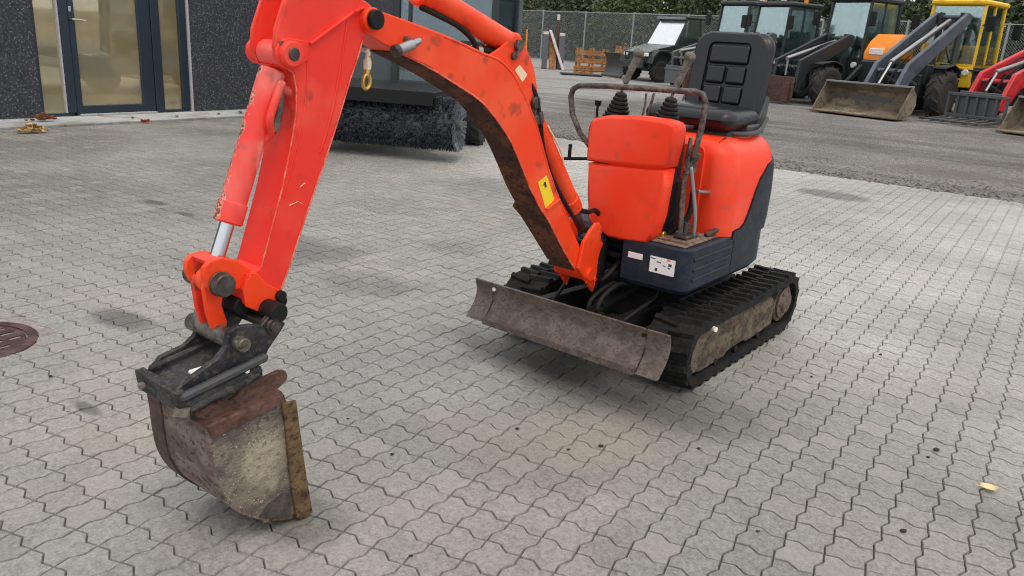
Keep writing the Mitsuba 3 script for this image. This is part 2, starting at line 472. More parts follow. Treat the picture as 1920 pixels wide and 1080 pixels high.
def lat2w(k):
    return O0 + k[:, :1] * SA * AV + k[:, 1:] * SB * BV


BR0 = block_ring(0, 0); NB = len(BR0); CB = np.array([.5, .5])
TOPR = CB + (BR0 - CB) * .935; LOWR = CB + (BR0 - CB) * .982
bf = [[NB * 2, j, (j + 1) % NB] for j in range(NB)]
for j in range(NB):
    k = (j + 1) % NB; bf += [[j, NB + j, NB + k], [j, NB + k, k]]
bf = np.array(bf)
ia, ib = np.meshgrid(np.arange(-40, 110), np.arange(-75, 75), indexing='ij')
cells = np.c_[ia.ravel(), ib.ravel()].astype(float)
cc = lat2w(cells + .5)
wd = (cc - WP) @ BV; gd = (cc - E0) @ AV
ok = (wd > .76) & (gd < -.05) & (cc[:, 1] > .35) & (np.abs(cc[:, 0]) < .72 * cc[:, 1] + 2.2)
dl = np.abs((cc - DRAIN_C) @ AV) < .255; dm = np.abs((cc - DRAIN_C) @ BV) < .255
dd = np.hypot(*(cc - DRAIN_C).T) < .262
cells, cc = cells[ok & ~dd], cc[ok & ~dd]
order = np.argsort(np.hypot(cc[:, 0], cc[:, 1])); cells, cc = cells[order], cc[order]
fwd = cc[:, 1] * _cp + CAMH * _sp
inview = (np.abs(cc[:, 0]) < .655 * fwd) & ((cc[:, 1] * _sp - CAMH * _cp) / fwd > -.375)
R3 = RNG.random((len(cells), 6))


def block_mesh(i):
    w = lat2w(np.vstack([TOPR, LOWR, CB[None]]) + cells[i]); c = w[-1]
    z = np.r_[np.full(NB, .0), np.full(NB, -.008), 0] + (R3[i, 0] - .5) * .0026
    z = z + (w - c) @ ((R3[i, 1:3] - .5) * .030)
    return np.c_[w, z]


uvb = lambda i: np.tile(R3[i, 3:5], (NB * 2 + 1, 1))
near = np.nonzero(inview)[0][:300]; rest = np.setdiff1d(np.arange(len(cells)), near)
bedding = sheet([wxy(-14, .70), wxy(14, .70), wxy(14, 30), wxy(-14, 30)], -.0105)
keep = [wxy(-14, .74)]
bed_poly = Polygon([inlot(0, -40), inlot(0, 40), inlot(-40, 40), inlot(-40, -40)]).intersection(Polygon([wxy(-40, .70), wxy(40, .70), wxy(40, 60), wxy(-40, 60)]))
put(None, 'paved_yard', sheet(np.array(bed_poly.exterior.coords)[:-1], -.0105), 'joint_sand', False)
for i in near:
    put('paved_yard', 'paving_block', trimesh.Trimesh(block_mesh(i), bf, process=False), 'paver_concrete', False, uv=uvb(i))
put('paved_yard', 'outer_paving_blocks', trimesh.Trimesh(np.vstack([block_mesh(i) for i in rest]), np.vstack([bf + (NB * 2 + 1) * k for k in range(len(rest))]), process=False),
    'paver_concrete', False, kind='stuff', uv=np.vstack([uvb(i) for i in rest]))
labels['paved_yard__outer_paving_blocks']['label'] = 'grey wavy paving blocks farther out in the yard'
# paving out of view: one plain sheet round the built blocks
far_poly = bed_poly.difference(Polygon([(-2.3, .48), (2.3, .48), (10.7, 12.2), (-10.7, 12.2)]))
for g in getattr(far_poly, 'geoms', [far_poly]):
    put('paved_yard', 'outlying_paving', sheet(np.array(g.exterior.coords)[:-1], -.003), 'paver_concrete', False)

# loose stones along the gravel edge
ico = trimesh.creation.icosphere(subdivisions=0)
ns = 3500; t = RNG.uniform(-5, 8.5, ns); s = np.abs(RNG.normal(0, .6, ns)) - .06
P = E0 + t[:, None] * BV + s[:, None] * AV; sz = RNG.uniform(.005, .016, ns)
V = ico.vertices[None] * (sz[:, None, None] * np.array([1, 1, .6])) * RNG.uniform(.7, 1.3, (ns, 1, 3)) + np.c_[P, np.maximum(gravel_z(P), 0) + sz * .3][:, None]
put(None, 'gravel_stones', trimesh.Trimesh(V.reshape(-1, 3), (ico.faces[None] + 12 * np.arange(ns)[:, None, None]).reshape(-1, 3), process=False), 'gravel', False)
labels['gravel_stones'] = {'label': 'loose gravel stones scattered along the edge of the paving', 'category': 'gravel', 'kind': 'stuff'}

# concrete apron and kerb at the wall
put(None, 'concrete_apron', [sheet([wxy(-9, -.05), wxy(5.2, -.05), wxy(5.2, .60), wxy(-9, .60)], .012)], 'slab_concrete', False)
kb = thing('edging_kerb', 'pale concrete edging between the paving and the apron', kind='structure')
kl = -9.0
while kl < 5.2:
    m = box([kl + .004, .60, -.05], [kl + .996, .68, .016], .004)
    m.apply_transform(np.array([[AV[0], BV[0], 0, WP[0]], [AV[1], BV[1], 0, WP[1]], [0, 0, 1, 0], [0, 0, 0, 1]])); put(kb, 'kerb_stone', m, 'slab_concrete', False); kl += 1.0

# building: dark pebbledash wall with a glazed door set
mat('window_frame', (.016, .028, .044), .40)
mat('frame_edge', (.42, .40, .43), .5)
def reflect_tint_fn(p, n, uv):  # blotchy tan that paints a reflection into the door glass
    a = fbm(p.x * 1.3 + 3, p.y * 1.3, p.z * 2.4, 4); b = fbm(p.x * 4, p.y * 4, p.z * 3 + 6, 3)
    return mix(mix((.40, .33, .17), (.56, .48, .30), smoothstep(.35, .65, a)), (.34, .34, .27), .6 * smoothstep(.45, .7, b))


scene['door_glass'] = {'type': 'blendbsdf', 'weight': .42, 'a': {'type': 'blendbsdf', 'weight': .55, 'a': {'type': 'thindielectric', 'int_ior': 1.5}, 'b': {'type': 'conductor', 'specular_reflectance': {'type': 'rgb', 'value': [.95, .86, .64]}}},
                       'b': {'type': 'twosided', 'bsdf': {'type': 'diffuse', 'reflectance': proc(reflect_tint_fn)}}}     # half clear pane; its tan diffuse part paints in the reflected yellow machines
mat('blind_tan', grunge((.50, .39, .19), (.62, .50, .27), (.40, .31, .17), 1.6, .4), .8)
mat('blind_green', grunge((.40, .42, .30), (.50, .51, .38), (.22, .22, .16), 2.2, .4), .8)
mat('inside_floor', (.16, .13, .11), .6)
mat('steel_satin', (.55, .55, .55), .35, .9)
WM = np.array([[AV[0], BV[0], 0, WP[0]], [AV[1], BV[1], 0, WP[1]], [0, 0, 1, 0], [0, 0, 0, 1.0]])
FRAME[0] = WM
bd = thing('office_building', 'low building with dark speckled pebbledash wall beside the paved yard', 'building')
# wall pieces, x along the wall, y outwards
put(bd, 'wall', [box([-9, -.30, -.1], [-.905, 0, 4.2], 0), box([1.035, -.30, -.1], [5.1, 0, 4.2], 0), box([-.905, -.30, 2.35], [1.035, 0, 4.2], 0), box([-9, -8, -.1], [-8.7, -.3, 4.2], 0), box([4.8, -8, -.1], [5.1, -.3, 4.2], 0)], 'pebbledash', False)
put(bd, 'roof', box([-9.1, -8, 4.2], [5.2, .1, 4.35], .01), 'window_frame', False)
for x in (-6.4, -2.9, 2.6):
    put(bd, 'panel_joint', box([x, -.01, 0], [x + .012, .0025, 4.2], 0), 'dark_steel', False)
dr_ = thing(f'{bd}__entrance')
def fr(lo, hi): return box(lo, hi, .006)
put(bd, 'door_surround', [fr([-.905, -.10, 0], [-.868, -.012, 2.35]), fr([-.868, -.10, 0], [-.53, -.02, .05]), fr([-.60, -.11, .05], [-.50, -.008, 2.35]), fr([.60, -.10, 0], [1.0, -.02, .045]), fr([.515, -.11, 0], [.630, -.008, 2.35]),
     fr([.895, -.10, .045], [1.0, -.012, 2.35]), fr([-.50, -.10, 2.2], [.52, -.012, 2.35]), fr([-.86, -.10, 2.2], [-.6, -.014, 2.35]), fr([.63, -.10, 2.2], [.9, -.014, 2.35])], 'window_frame', False)
put(bd, 'corner_trim', box([1.003, -.05, 0], [1.032, .012, 2.35], .003), 'frame_edge', False)
put(bd, 'corner_trim', box([-.622, -.07, .05], [-.603, -.018, 2.2], .002), 'frame_edge', False)
dk = put(bd, 'door', [fr([-.495, -.085, .025], [-.42, -.022, 2.19]), fr([.345, -.085, .025], [.512, -.022, 2.19]), fr([-.42, -.085, .025], [.345, -.022, .128]), fr([-.42, -.085, 2.08], [.345, -.022, 2.19])], 'window_frame', False)
put(dk, 'pane', box([-.42, -.062, .128], [.345, -.056, 2.08], 0), 'door_glass', False)
put(dk, 'handle', [cyl([-.47, -.03, 1.10], [-.47, .045, 1.10], .011), tube([[-.475, .04, 1.10], [-.40, .042, 1.098], [-.325, .036, 1.09]], .011)], 'steel_satin', 40)
put(dk, 'lock_plate', [box([-.485, -.024, 1.18], [-.455, -.012, 1.24], .004)], 'steel_satin', False)
put(bd, 'side_window', box([-.868, -.062, .05], [-.622, -.056, 2.2], 0), 'door_glass', False)
put(bd, 'side_window', box([.630, -.062, .045], [.895, -.056, 2.2], 0), 'door_glass', False)
put(bd, 'threshold', box([-.47, -.10, .012], [.50, .03, .034], .003), 'slab_concrete', False)
# interior seen through the glass: blinds, a desk edge, floor
bl = []
for k in range(26): bl.append(box([-.60 + k * .045, -.20, .16], [-.557 + k * .045, -.192 + .006 * (k % 2), 2.3], 0))
put(bd, 'blind', bl, 'blind_tan', False)
put(bd, 'blind', [box([.58 + k * .04, -.18, .20], [.617 + k * .04, -.172 + .006 * (k % 2), 2.3], 0) for k in range(9)], 'blind_green', False)
put(bd, 'blind', [box([-1.2, -.22, .45], [-.62, -.21, 2.3], 0)], 'blind_tan', False)
put(bd, 'floor', box([-2.5, -5, -.02], [2.5, -.11, .02], 0), 'inside_floor', False)
put(bd, 'back_wall', box([-8.7, -5.1, 0], [4.8, -5, 4.1], 0), 'blind_tan', False)
FRAME[0] = np.eye(4)

# round drain cover in the paving
mat('slab_grey', grunge((.24, .21, .20), (.31, .28, .26), (.16, .13, .12), 14, .5), .85)
mat('cast_iron', grunge((.060, .030, .028), (.110, .062, .056), (.03, .02, .018), 20, .6), .65, .2)
FRAME[0] = np.array([[AV[0], BV[0], 0, DRAIN_C[0]], [AV[1], BV[1], 0, DRAIN_C[1]], [0, 0, 1, 0], [0, 0, 0, 1.0]])
put(None, thing('mortar_bed', kind='structure'), sheet(np.array(arc(0, 0, .30, 0, 350, 35)), -.0045), 'slab_grey', False)
dc = thing('drain_cover', 'round rusty brown cast iron drain cover set into the paving at the left edge', 'drain cover')
ringm = man(cyl([0, 0, -.03], [0, 0, .002], .225, 40, .002)) - man(cyl([0, 0, -.05], [0, 0, .02], .188, 40, .001))
put(dc, 'frame', unman(ringm), 'cast_iron', False)
lid = man(cyl([0, 0, -.025], [0, 0, .000], .184, 40, .002))
for i_ in range(-2, 3):
    for j_ in range(-2, 3):
        if i_ * i_ + j_ * j_ < 7: lid = lid - man(box([i_ * .066 - .024, j_ * .062 - .010, -.06], [i_ * .066 + .024, j_ * .062 + .010, .02], 0))
put(dc, 'lid', unman(lid), 'cast_iron', False)
put(dc, 'sump', cyl([0, 0, -.13], [0, 0, -.10], .18, 24), 'dark_steel', False)
FRAME[0] = np.eye(4)

# ------------------------------------------------------------------ mini excavator. local axes: x forward (to the blade), y to the driver's left, z up
frame(.64, 3.33, 0, 232.5)
EX = thing('mini_excavator', 'small worn orange mini excavator with black rubber tracks, open seat and raised blade', 'excavator')


def sub(p): return f'{EX}__{p}'


mat('hub_rust', grunge((.10, .068, .054), (.15, .11, .09), (.05, .036, .03), 24, .6), .8)
# --- tracks
def stadium(xa, xb, zc, ra, rb, n=14):
    """closed loop round two wheels, front wheel at xa"""
    out = []
    for t in np.linspace(90, -90, n): out.append([xa + ra * math.cos(math.radians(t)), zc[0] + ra * math.sin(math.radians(t))])
    for t in np.linspace(-1, 1, 9)[1:-1]: out.append([(xa + xb) / 2 - t * (xa - xb) / 2, 0.0 + zc[0] - ra])
    for t in np.linspace(270, 90, n): out.append([xb + rb * math.cos(math.radians(t)), zc[1] + rb * math.sin(math.radians(t))])
    for t in np.linspace(-1, 1, 9)[1:-1]: out.append([(xa + xb) / 2 + t * (xa - xb) / 2, (zc[0] + ra) * (1 + t) / 2 + (zc[1] + rb) * (1 - t) / 2 - .008 * (1 - t * t)])
    return np.array(out)


def along(loop, count):
    L = np.vstack([loop, loop[:1]]); d = np.r_[0, np.cumsum(np.linalg.norm(np.diff(L, axis=0), axis=1))]
    s = np.arange(count) / count * d[-1]
    p = np.c_[np.interp(s, d, L[:, 0]), np.interp(s, d, L[:, 1])]
    q = np.c_[np.interp(s + .01, d, L[:, 0], period=d[-1]), np.interp(s + .01, d, L[:, 1], period=d[-1])] if False else np.c_[np.interp((s + .01) % d[-1], d, L[:, 0]), np.interp((s + .01) % d[-1], d, L[:, 1])]
    t = q - p; t /= np.linalg.norm(t, axis=1, keepdims=True); return p, t


def putz(par, nm, ms, m, sm):
    ms = cat_(ms) if isinstance(ms, list) else ms; ms = ms.copy(); ms.vertices[:, 2] *= .89; return put(par, nm, ms, m, sm)


OUT = stadium(.44, -.43, (.138, .141), .124, .126); INN = stadium(.44, -.43, (.138, .141), .092, .094)
for side in (1, -1):
    y0, y1 = (.25, .43) if side > 0 else (-.43, -.25)
    ms = []
    n = len(OUT); V = np.vstack([np.c_[OUT[:, 0], np.full(n, y0), OUT[:, 1]], np.c_[OUT[:, 0], np.full(n, y1), OUT[:, 1]], np.c_[INN[:, 0], np.full(n, y1), INN[:, 1]], np.c_[INN[:, 0], np.full(n, y0), INN[:, 1]]])
    F = []
    for r in range(4):
        for j in range(n):
            k = (j + 1) % n; r2 = (r + 1) % 4
            F += [[r * n + j, r * n + k, r2 * n + k], [r * n + j, r2 * n + k, r2 * n + j]]
    ms.append(fix(trimesh.Trimesh(V, F, process=False)))
    P, Tn = along(OUT, 38)
    for i in range(38):
        p = np.array([P[i, 0], 0, P[i, 1]]); t = np.array([Tn[i, 0], 0, Tn[i, 1]]); nn = np.array([-t[2], 0, t[0]])
        if nn @ (p - np.array([0, 0, .155])) < 0: nn = -nn
        for half in (0, 1):
            a, b = (y0 + .002, y0 + .098) if half == 0 else (y1 - .098, y1 - .002)
            o = p + t * (.022 * half)
            pts = []
            for yy, sk in ((a, .012 * (1 if half else -1)), (b, 0)):
                for tt, hh in ((-.016, -.006), (.016, -.006), (-.009, .0135), (.009, .0135)):
                    pts.append(o + t * (tt + sk) + nn * hh + np.array([0, yy, 0]))
            ms.append(hull(pts))
    # inner guide blocks
    P2, T2 = along(INN, 34)
    tk = put(EX, 'rubber_track', ms, 'track_rubber', False)
    yo = y1 - .012 if side > 0 else y0 + .012; s = side
    fr_poly = [(.475, .075), (.52, .13), (.512, .19), (.455, .232), (.34, .245), (-.20, .247), (-.25, .235), (-.29, .20), (-.29, .085), (-.22, .078), (-.02, .07), (.02, .086), (.16, .084), (.20, .066), (.40, .062)]
    putz(EX, 'track_frame', [prism(fr_poly, yo - .035 * s, yo, .004), box([-.30, (y0 + y1) / 2 - .05, .09], [.42, (y0 + y1) / 2 + .05, .22]), box([.10, yo - .002 * s, .12], [.14, yo + .004 * s, .20], .003), prism([(.05, .215), (.36, .215), (.40, .19), (.05, .195)], yo - .005 * s, yo + .006 * s, .002)], 'track_frame_mud', False)
    putz(EX, 'sprocket', [lathe([(.03, 0), (.098, .004), (.098, .03), (.03, .034)], [-.43, yo - .045 * s, .156], [0, s, 0], 28)], 'track_frame_mud', 30)
    putz(EX, 'sprocket_hub', [lathe([(.01, 0), (.075, .002), (.078, .012), (.050, .018), (.046, .028), (.01, .030)], [-.425, yo - .016 * s, .160], [0, s, 0], 28)] + [cyl([-.425 + .06 * math.cos(a), yo - .004 * s, .16 + .06 * math.sin(a)], [-.425 + .06 * math.cos(a), yo + .004 * s, .16 + .06 * math.sin(a)], .008, 8) for a in np.arange(6) * 1.047], 'hub_rust', 30)
    putz(EX, 'front_idler', [lathe([(.02, 0), (.095, .004), (.10, .02), (.10, .05), (.02, .055)], [.44, yo - .07 * s, .155], [0, s, 0], 24)], 'dark_steel', 30)
    for x in (-.14, .09, .28):
        putz(EX, 'track_roller', [lathe([(.01, 0), (.042, .003), (.045, .02), (.03, .03), (.045, .04), (.042, .075), (.01, .08)], [x, yo - .09 * s, .066], [0, s, 0], 16), cyl([x, yo - .02 * s, .066], [x, yo + .004 * s, .066], .016, 10)], 'dark_steel', 30)
    if s > 0:
        put(EX, 'grease_fitting', cyl([.375, .425, .222], [.385, .446, .225], .010, 10), 'ivory', 30)

# --- undercarriage centre, slew ring
put(EX, 'undercarriage', [box([-.26, -.26, .13], [.30, .26, .27], .02), box([.20, -.30, .15], [.30, .30, .24], .01), box([-.26, -.30, .15], [-.16, .30, .24], .01), lathe([(.05, 0), (.21, .0), (.21, .09), (.05, .09)], [0, .03, .262], [0, 0, 1], 28)], 'dark_steel', 30)

# --- blade
def blade_prof(off, th):
    u = np.linspace(0, 1, 8); z = .286 - .148 * u; x = .738 + .048 * u ** 1.5 - .030 * np.sin(np.pi * u) * .9
    f = np.c_[x, z]; b = np.c_[x - th, z]; return np.vstack([f, b[::-1]])


bl_ = put(EX, 'dozer_blade', [prism(blade_prof(0, .014), -.338, .338, .0025), box([.700, -.20, .16], [.722, -.16, .27], .003), box([.700, .16, .16], [.722, .20, .27], .003), prism([(.772, .132), (.79, .132), (.79, .155), (.772, .160)], -.338, .338, .002)], 'blade_steel', 40)
for s in (1, -1):
    a, b = sorted((s * .343, s * .43))
    e = put(EX, 'blade_extension', [prism(blade_prof(0, .014) + [-.001, 0], a, b, .0025), box([.69, min(s * .30, s * .42), .20], [.722, max(s * .30, s * .42), .235], .003)], 'blade_steel', 40)
    put(e, 'pin_hole', cyl([.722, s * .333, .262], [.7345, s * .333, .262], .008, 10), 'ivory' if s < 0 else 'dark_steel', 30)
for s in (1, -1):
    put(EX, 'blade_arm', [obox([.20, s * .15, .20], [.71, s * .17, .215], .045, .075), cyl([.28, s * .12, .22], [.28, s * .19, .22], .035)], 'dark_steel', 30)
put(EX, 'blade_cylinder', [cyl([.25, .02, .26], [.52, .02, .235], .030), cyl([.52, .02, .235], [.70, .02, .215], .016), cyl([.695, -.02, .215], [.695, .06, .215], .028)], 'dark_steel', 30)
put(EX, 'blade_hose', [tube([[.36, .05, .30], [.50, .06, .335], [.62, .05, .30], [.64, .05, .25], [.55, .05, .24]], .0085, 8, 6), tube([[.36, .08, .30], [.52, .10, .345], [.63, .10, .32], [.665, .10, .27], [.60, .09, .24]], .0085, 8, 6),
                       tube([[.30, .14, .33], [.42, .20, .30], [.56, .19, .26], [.66, .17, .22]], .0075, 8, 6), tube([[.33, -.08, .33], [.48, -.13, .32], [.60, -.12, .27], [.69, -.1, .24]], .0075, 8, 6)], 'hose_rubber', True)

# --- upper structure: skirt, hood, rear cover
YC = .035


def plan(front, fl, rear_c, rr, yl, yr, fr_right, ins=0.0, cut=.085):
    """plan outline (x, y) of the upper body, left side at yl, right at yr"""
    c = fl
    pts = [[front - c, yl - ins]] + [[front - ins - c + (c) * math.sin(math.radians(t)), yl - ins - c + c * math.cos(math.radians(t))] for t in (22, 45, 67, 90)]
    pts += [[front - ins, cut], [fr_right - ins, cut - .012], [fr_right - ins, yr + .05], [fr_right - ins - .04, yr + ins]]
    pts += [[rear_c, yr + ins]]
    cy = (yl + yr) / 2; hw = (yl - yr) / 2 - ins
    for t in np.linspace(-72, 72, 13): pts.append([rear_c - (rr - ins) * math.cos(math.radians(t)), cy + hw * math.sin(math.radians(t))])
    pts += [[rear_c, yl - ins]]
    return np.array(pts)


# lower skirt with chamfered foot and shallow ribs
PL = plan(.497, .05, -.12, .30, .35, -.28, .40)
PLs = np.array([[x * .99, y] for x, y in plan(.497, .05, -.12, .30, .35, -.28, .40, .018)])
sk = loft([np.c_[PLs, np.full(len(PL), .345)], np.c_[PL, np.full(len(PL), .366)], np.c_[PL, np.full(len(PL), .514)], np.c_[plan(.497, .05, -.12, .30, .35, -.28, .40, .008), np.full(len(PL), .522)]], cap=False)
SK = put(EX, 'lower_skirt', [prism(PLs, .345, .347, 0, 'z'), sk, prism(plan(.497, .05, -.12, .30, .35, -.28, .40, .0075), .500, .5215, 0, 'z')], 'navy_plastic', 40)
for k, z in enumerate((.402, .440, .478)):
    put(SK, 'rib', [box([.125, .346, z - .007], [.445, .3555, z + .007], .003)], 'navy_plastic', False)
put(SK, 'panel_gap', box([.098, .345, .372], [.104, .3512, .515], 0), 'black_plastic', False)
put(EX, 'floor_deck', [box([.21, .0, .5225], [.475, .325, .528], .002), box([.30, .18, .528], [.44, .31, .532], .001)], 'deck_grime', False)
put(SK, 'white_label', box([.494, .110, .450], [.4985, .171, .472], 0), 'label_white', False)
wl_ = put(SK, 'warning_label', box([.494, .203, .416], [.4985, .304, .476], 0), 'label_white', False)
g = []
for y, z, w, h in ((.285, .455, .014, .010), (.282, .443, .008, .006), (.232, .428, .010, .012), (.262, .448, .012, .004), (.24, .458, .018, .004), (.215, .468, .02, .003)): g.append(box([.498, y - w / 2, z - h / 2], [.4992, y + w / 2, z + h / 2], 0))
put(wl_, 'pictogram', g, 'label_ink', False)
put(wl_, 'red_mark', box([.498, .272, .469], [.4992, .286, .474], 0), 'boom_paint', False)

# body solid, split along the side line into orange hood and dark rear cover
def hood_ring(z, ins, grow=0.0):
    e = ins - grow; yl, yr, xf, xr, rr = .346, -.276, .215, -.12, .292
    pts = []
    c = .085
    for t in np.linspace(0, 90, 7): pts.append([xf - e * .6 - c + c * math.sin(math.radians(t)), yl - e - c + c * math.cos(math.radians(t))])
    for t in np.linspace(0, 90, 7): pts.append([xf - e * .6 - c + c * math.cos(math.radians(t)), yr + e + c - c * math.sin(math.radians(t))])
    cy, hw = (yl + yr) / 2, (yl - yr) / 2 - e
    for t in np.linspace(-90, 90, 23): pts.append([xr - max(.05, rr - e) * math.cos(math.radians(t)) ** .8, cy + hw * math.sin(math.radians(t))])
    return np.c_[np.array(pts), np.full(len(pts), z)]


LEV = ((.505, 0), (.56, -.004), (.66, -.006), (.74, -.003), (.79, .004), (.825, .014), (.850, .028), (.868, .046), (.879, .068), (.886, .095), (.889, .13))
solid = man(loft([hood_ring(z, i) for z, i in LEV])); big = man(loft([hood_ring(z, i, .007) for z, i in [(z, i) for z, i in LEV]]))
cutp = [(.125, .40), (.125, .536), (.06, .540), (.03, .556), (.002, .60), (-.03, .668), (-.075, .728), (-.15, .772), (-.30, .80), (-.60, .81), (-.60, .40)]
cutter = man(prism(cutp, -.6, .6, 0))
ex_ = man(prism([(x + .004, z + .004) for x, z in cutp], -.6, .6, 0))
HD = put(EX, 'engine_hood', unman(solid - ex_), 'hood_plastic', 30)
put(EX, 'rear_cover', unman((big ^ cutter)), 'navy_plastic', 30)
put(HD, 'front_cover', prism(rrect(-.17, .545, .235, .86, .03), .2135, .2225, .004, 'x'), 'hood_plastic', 30)
put(HD, 'side_crease', tube([[.206, .268, .545], [.212, .262, .65], [.210, .262, .74], [.198, .262, .82], [.17, .26, .865], [.10, .255, .884]], .0045, 6, 4), 'black_plastic', True)

# --- console in front of the driver
cons = [(-.136, .758), (.196, .781), (.192, .70), (.186, .606), (.170, .540), (.150, .502), (.06, .494), (-.02, .494), (-.085, .522), (-.112, .546), (-.126, .64)]
CO = put(EX, 'front_console', prism([(x + .030, z + .012) for x, z in cons], .42, .503, .013, 'x'), 'hood_plastic', 50)
cov = [(-.142, .766), (-.146, .885), (-.140, .905), (-.126, .925), (-.06, .943), (.07, .952), (.16, .950), (.200, .943), (.214, .93), (.216, .90), (.200, .788), (.13, .769), (0, .765)]
put(EX, 'console_cover', prism([(x + .030, z + .012) for x, z in cov], .41, .508, .015, 'x'), 'hood_plastic', 50)
put(EX, 'console_column', [box([.30, -.06, .52], [.42, .19, .92], .01), box([.29, .12, .53], [.35, .20, .74], .01)], 'black_plastic', False)
put(EX, 'console_side_plate', [prism([(.345, .53), (.372, .53), (.395, .66), (.40, .80), (.385, .90), (.365, .90), (.37, .72)], .240, .248, .002)], 'bar_paint', False)
put(EX, 'pedal_rod', [tube([[.385, .262, .80], [.37, .27, .74], [.345, .285, .62], [.335, .285, .535]], .008, 8, 4), cyl([.30, .262, .70], [.20, .275, .688], .007), cyl([.205, .27, .690], [.185, .277, .687], .010)], 'bright_steel', True)
put(EX, 'pedal', [box([.30, .235, .533], [.40, .29, .547], .004), box([.30, .14, .535], [.37, .19, .556], .004), tube([[.26, .30, .532], [.20, .312, .548], [.16, .312, .535]], .010, 8, 4), cyl([.33, .25, .545], [.33, .25, .585], .014)], 'pin_steel', 30)
put(EX, 'brass_fitting', [cyl([.405, .155, .528], [.405, .155, .565], .013, 8), box([.395, .18, .528], [.42, .205, .55], .004)], 'brass', 30)
put(EX, 'console_hose', [tube([[.36, .19, .53], [.31, .24, .60], [.30, .245, .70]], .011, 8, 5), tube([[.42, .12, .50], [.36, .18, .56], [.30, .20, .66]], .010, 8, 5)], 'hose_rubber', True)
put(EX, 'foot_lever', [tube([[.42, -.146, .775], [.43, -.26, .760]], .006), cyl([.43, -.235, .76], [.43, -.235, .82], .007)], 'dark_steel', True)

# --- guard bar
bar = [[.40, -.155, .812], [.42, -.20, .865], [.42, -.243, .932], [.42, -.258, 1.0], [.42, -.250, 1.028], [.42, -.225, 1.043], [.42, -.10, 1.052], [.42, .10, 1.058], [.42, .26, 1.062], [.42, .290, 1.055], [.42, .304, 1.03], [.42, .30, .94], [.418, .288, .868], [.41, .28, .845], [.395, .272, .835], [.345, .262, .83]]
put(EX, 'guard_bar', [tube(bar, .0110, 10), cyl([.38, .25, .79], [.37, .275, .85], .016), box([.33, .243, .77], [.40, .262, .835], .004)], 'bar_paint', 50)

# --- control levers
def boot(x, y, z, h, r0, r1, lean):
    prof = [(.001, 0)]
    for k in range(7):
        u = k / 7; r = r0 + (r1 - r0) * u; prof += [(r * 1.02, h * u), (r * 1.0, h * (u + .07)), (r * .80, h * (u + .115))]
    prof += [(r1 * .8, h), (.001, h)]
    return lathe(prof, [x, y, z], lean, 20)


for y, kx, ky in ((-.075, -.008, .058), (.135, .0, .058)):
    lv = put(EX, 'lever_boot', boot(.37, y, .935, .098, .054, .017, [0, .12, 1]), 'black_plastic', 30)
    stem = [[.37, y + .006, 1.02], [.37, y + .020, 1.06], [.366 + kx, y + ky, 1.165]]
    ctl = put(EX, 'control_lever', [tube(stem, .006, 8), cyl(np.array(stem[1]) + [0, .002, .006], np.array(stem[2]), .0115, 14, r2=.0150)], 'grip_grey', 40)
    put(ctl, 'knob', lathe([(.004, 0), (.017, .004), (.0205, .014), (.019, .024), (.011, .031), (.001, .033)], np.array(stem[2]) - [0, 0, .004], [0, .2, 1], 16), 'grip_grey', 60)
put(EX, 'console_top', [box([.30, -.13, .925], [.44, .215, .937], .004)], 'black_plastic', False)
put(EX, 'throttle_lever', [tube([[.36, -.165, .90], [.365, -.168, .95], [.365, -.166, .985]], .005), cyl([.365, -.167, .972], [.365, -.166, .992], .011, 12, r2=.014)], 'black_plastic', 30)
put(EX, 'lock_lever', [tube([[.36, .048, .93], [.36, .06, 1.0], [.36, .068, 1.04]], .005), tube([[.34, .015, .93], [.34, .025, 1.0], [.335, .022, 1.035]], .004)], 'bar_paint', True)

# --- seat
YS = .082
put(EX, 'seat_base', [box([-.26, YS - .17, .875], [.06, YS + .17, .905], .01), tube([[.04, YS + .16, .90], [.0, YS + .205, .898], [-.12, YS + .215, .905], [-.22, YS + .20, .95]], .010, 8, 4), box([-.22, YS + .15, .90], [-.05, YS + .20, .93], .008)], 'seat_shell', 30)
CU = put(EX, 'seat_cushion', [rbox([-.20, YS - .195, .905], [.125, YS + .195, .992], [.07, .05, .043], 5), rbox([-.14, YS - .13, .93], [.10, YS + .13, 1.0], [.06, .06, .02], 4)], 'seat_vinyl', 40)
tilt = trimesh.transformations.rotation_matrix(math.radians(-11), [0, 1, 0], [-.175, 0, .93])


def tl(m):
    m = m.copy(); m.apply_transform(tilt); return m


yb, zb = YS + .008, .925
back = rbox([-.240, yb - .172, zb - .01], [-.160, yb + .172, zb + .368], [.038, .07, .075], 5)
outline = rrect(yb - .158, zb + .005, yb + .158, zb + .356, [.065, .065, .03, .03], 5)
inner = rrect(yb - .094, zb + .055, yb + .094, zb + .316, .026, 4)
ring = unman(man(prism(outline, -.172, -.148, .010, 'x')) - man(prism(inner, -.178, -.14, 0, 'x')))
BK = put(EX, 'seat_back', [tl(back), tl(ring)], 'seat_vinyl', 40)
g = .007
for y0, y1, z0, z1 in ((-.086, .086, .228, .306), (-.086, -g / 2, .147, .221), (g / 2, .086, .147, .221), (-.086, -g / 2, .066, .140), (g / 2, .086, .066, .140)):
    put(BK, 'pad', tl(rbox([-.19, yb + y0, zb + z0], [-.144, yb + y1, zb + z1], [.012, .012, .012], 4)), 'seat_vinyl', 50)
put(BK, 'back_shell', tl(rbox([-.255, yb - .150, zb - .01], [-.20, yb + .150, zb + .33], [.03, .05, .05], 4)), 'seat_shell', 40)
for y0 in (YS + .165, YS - .185):
    put(EX, 'seat_hinge', prism([(-.25, .89), (-.10, .905), (-.12, .93), (-.19, .96), (-.235, 1.04), (-.265, 1.03)], y0, y0 + .02, .004), 'seat_shell', 30)

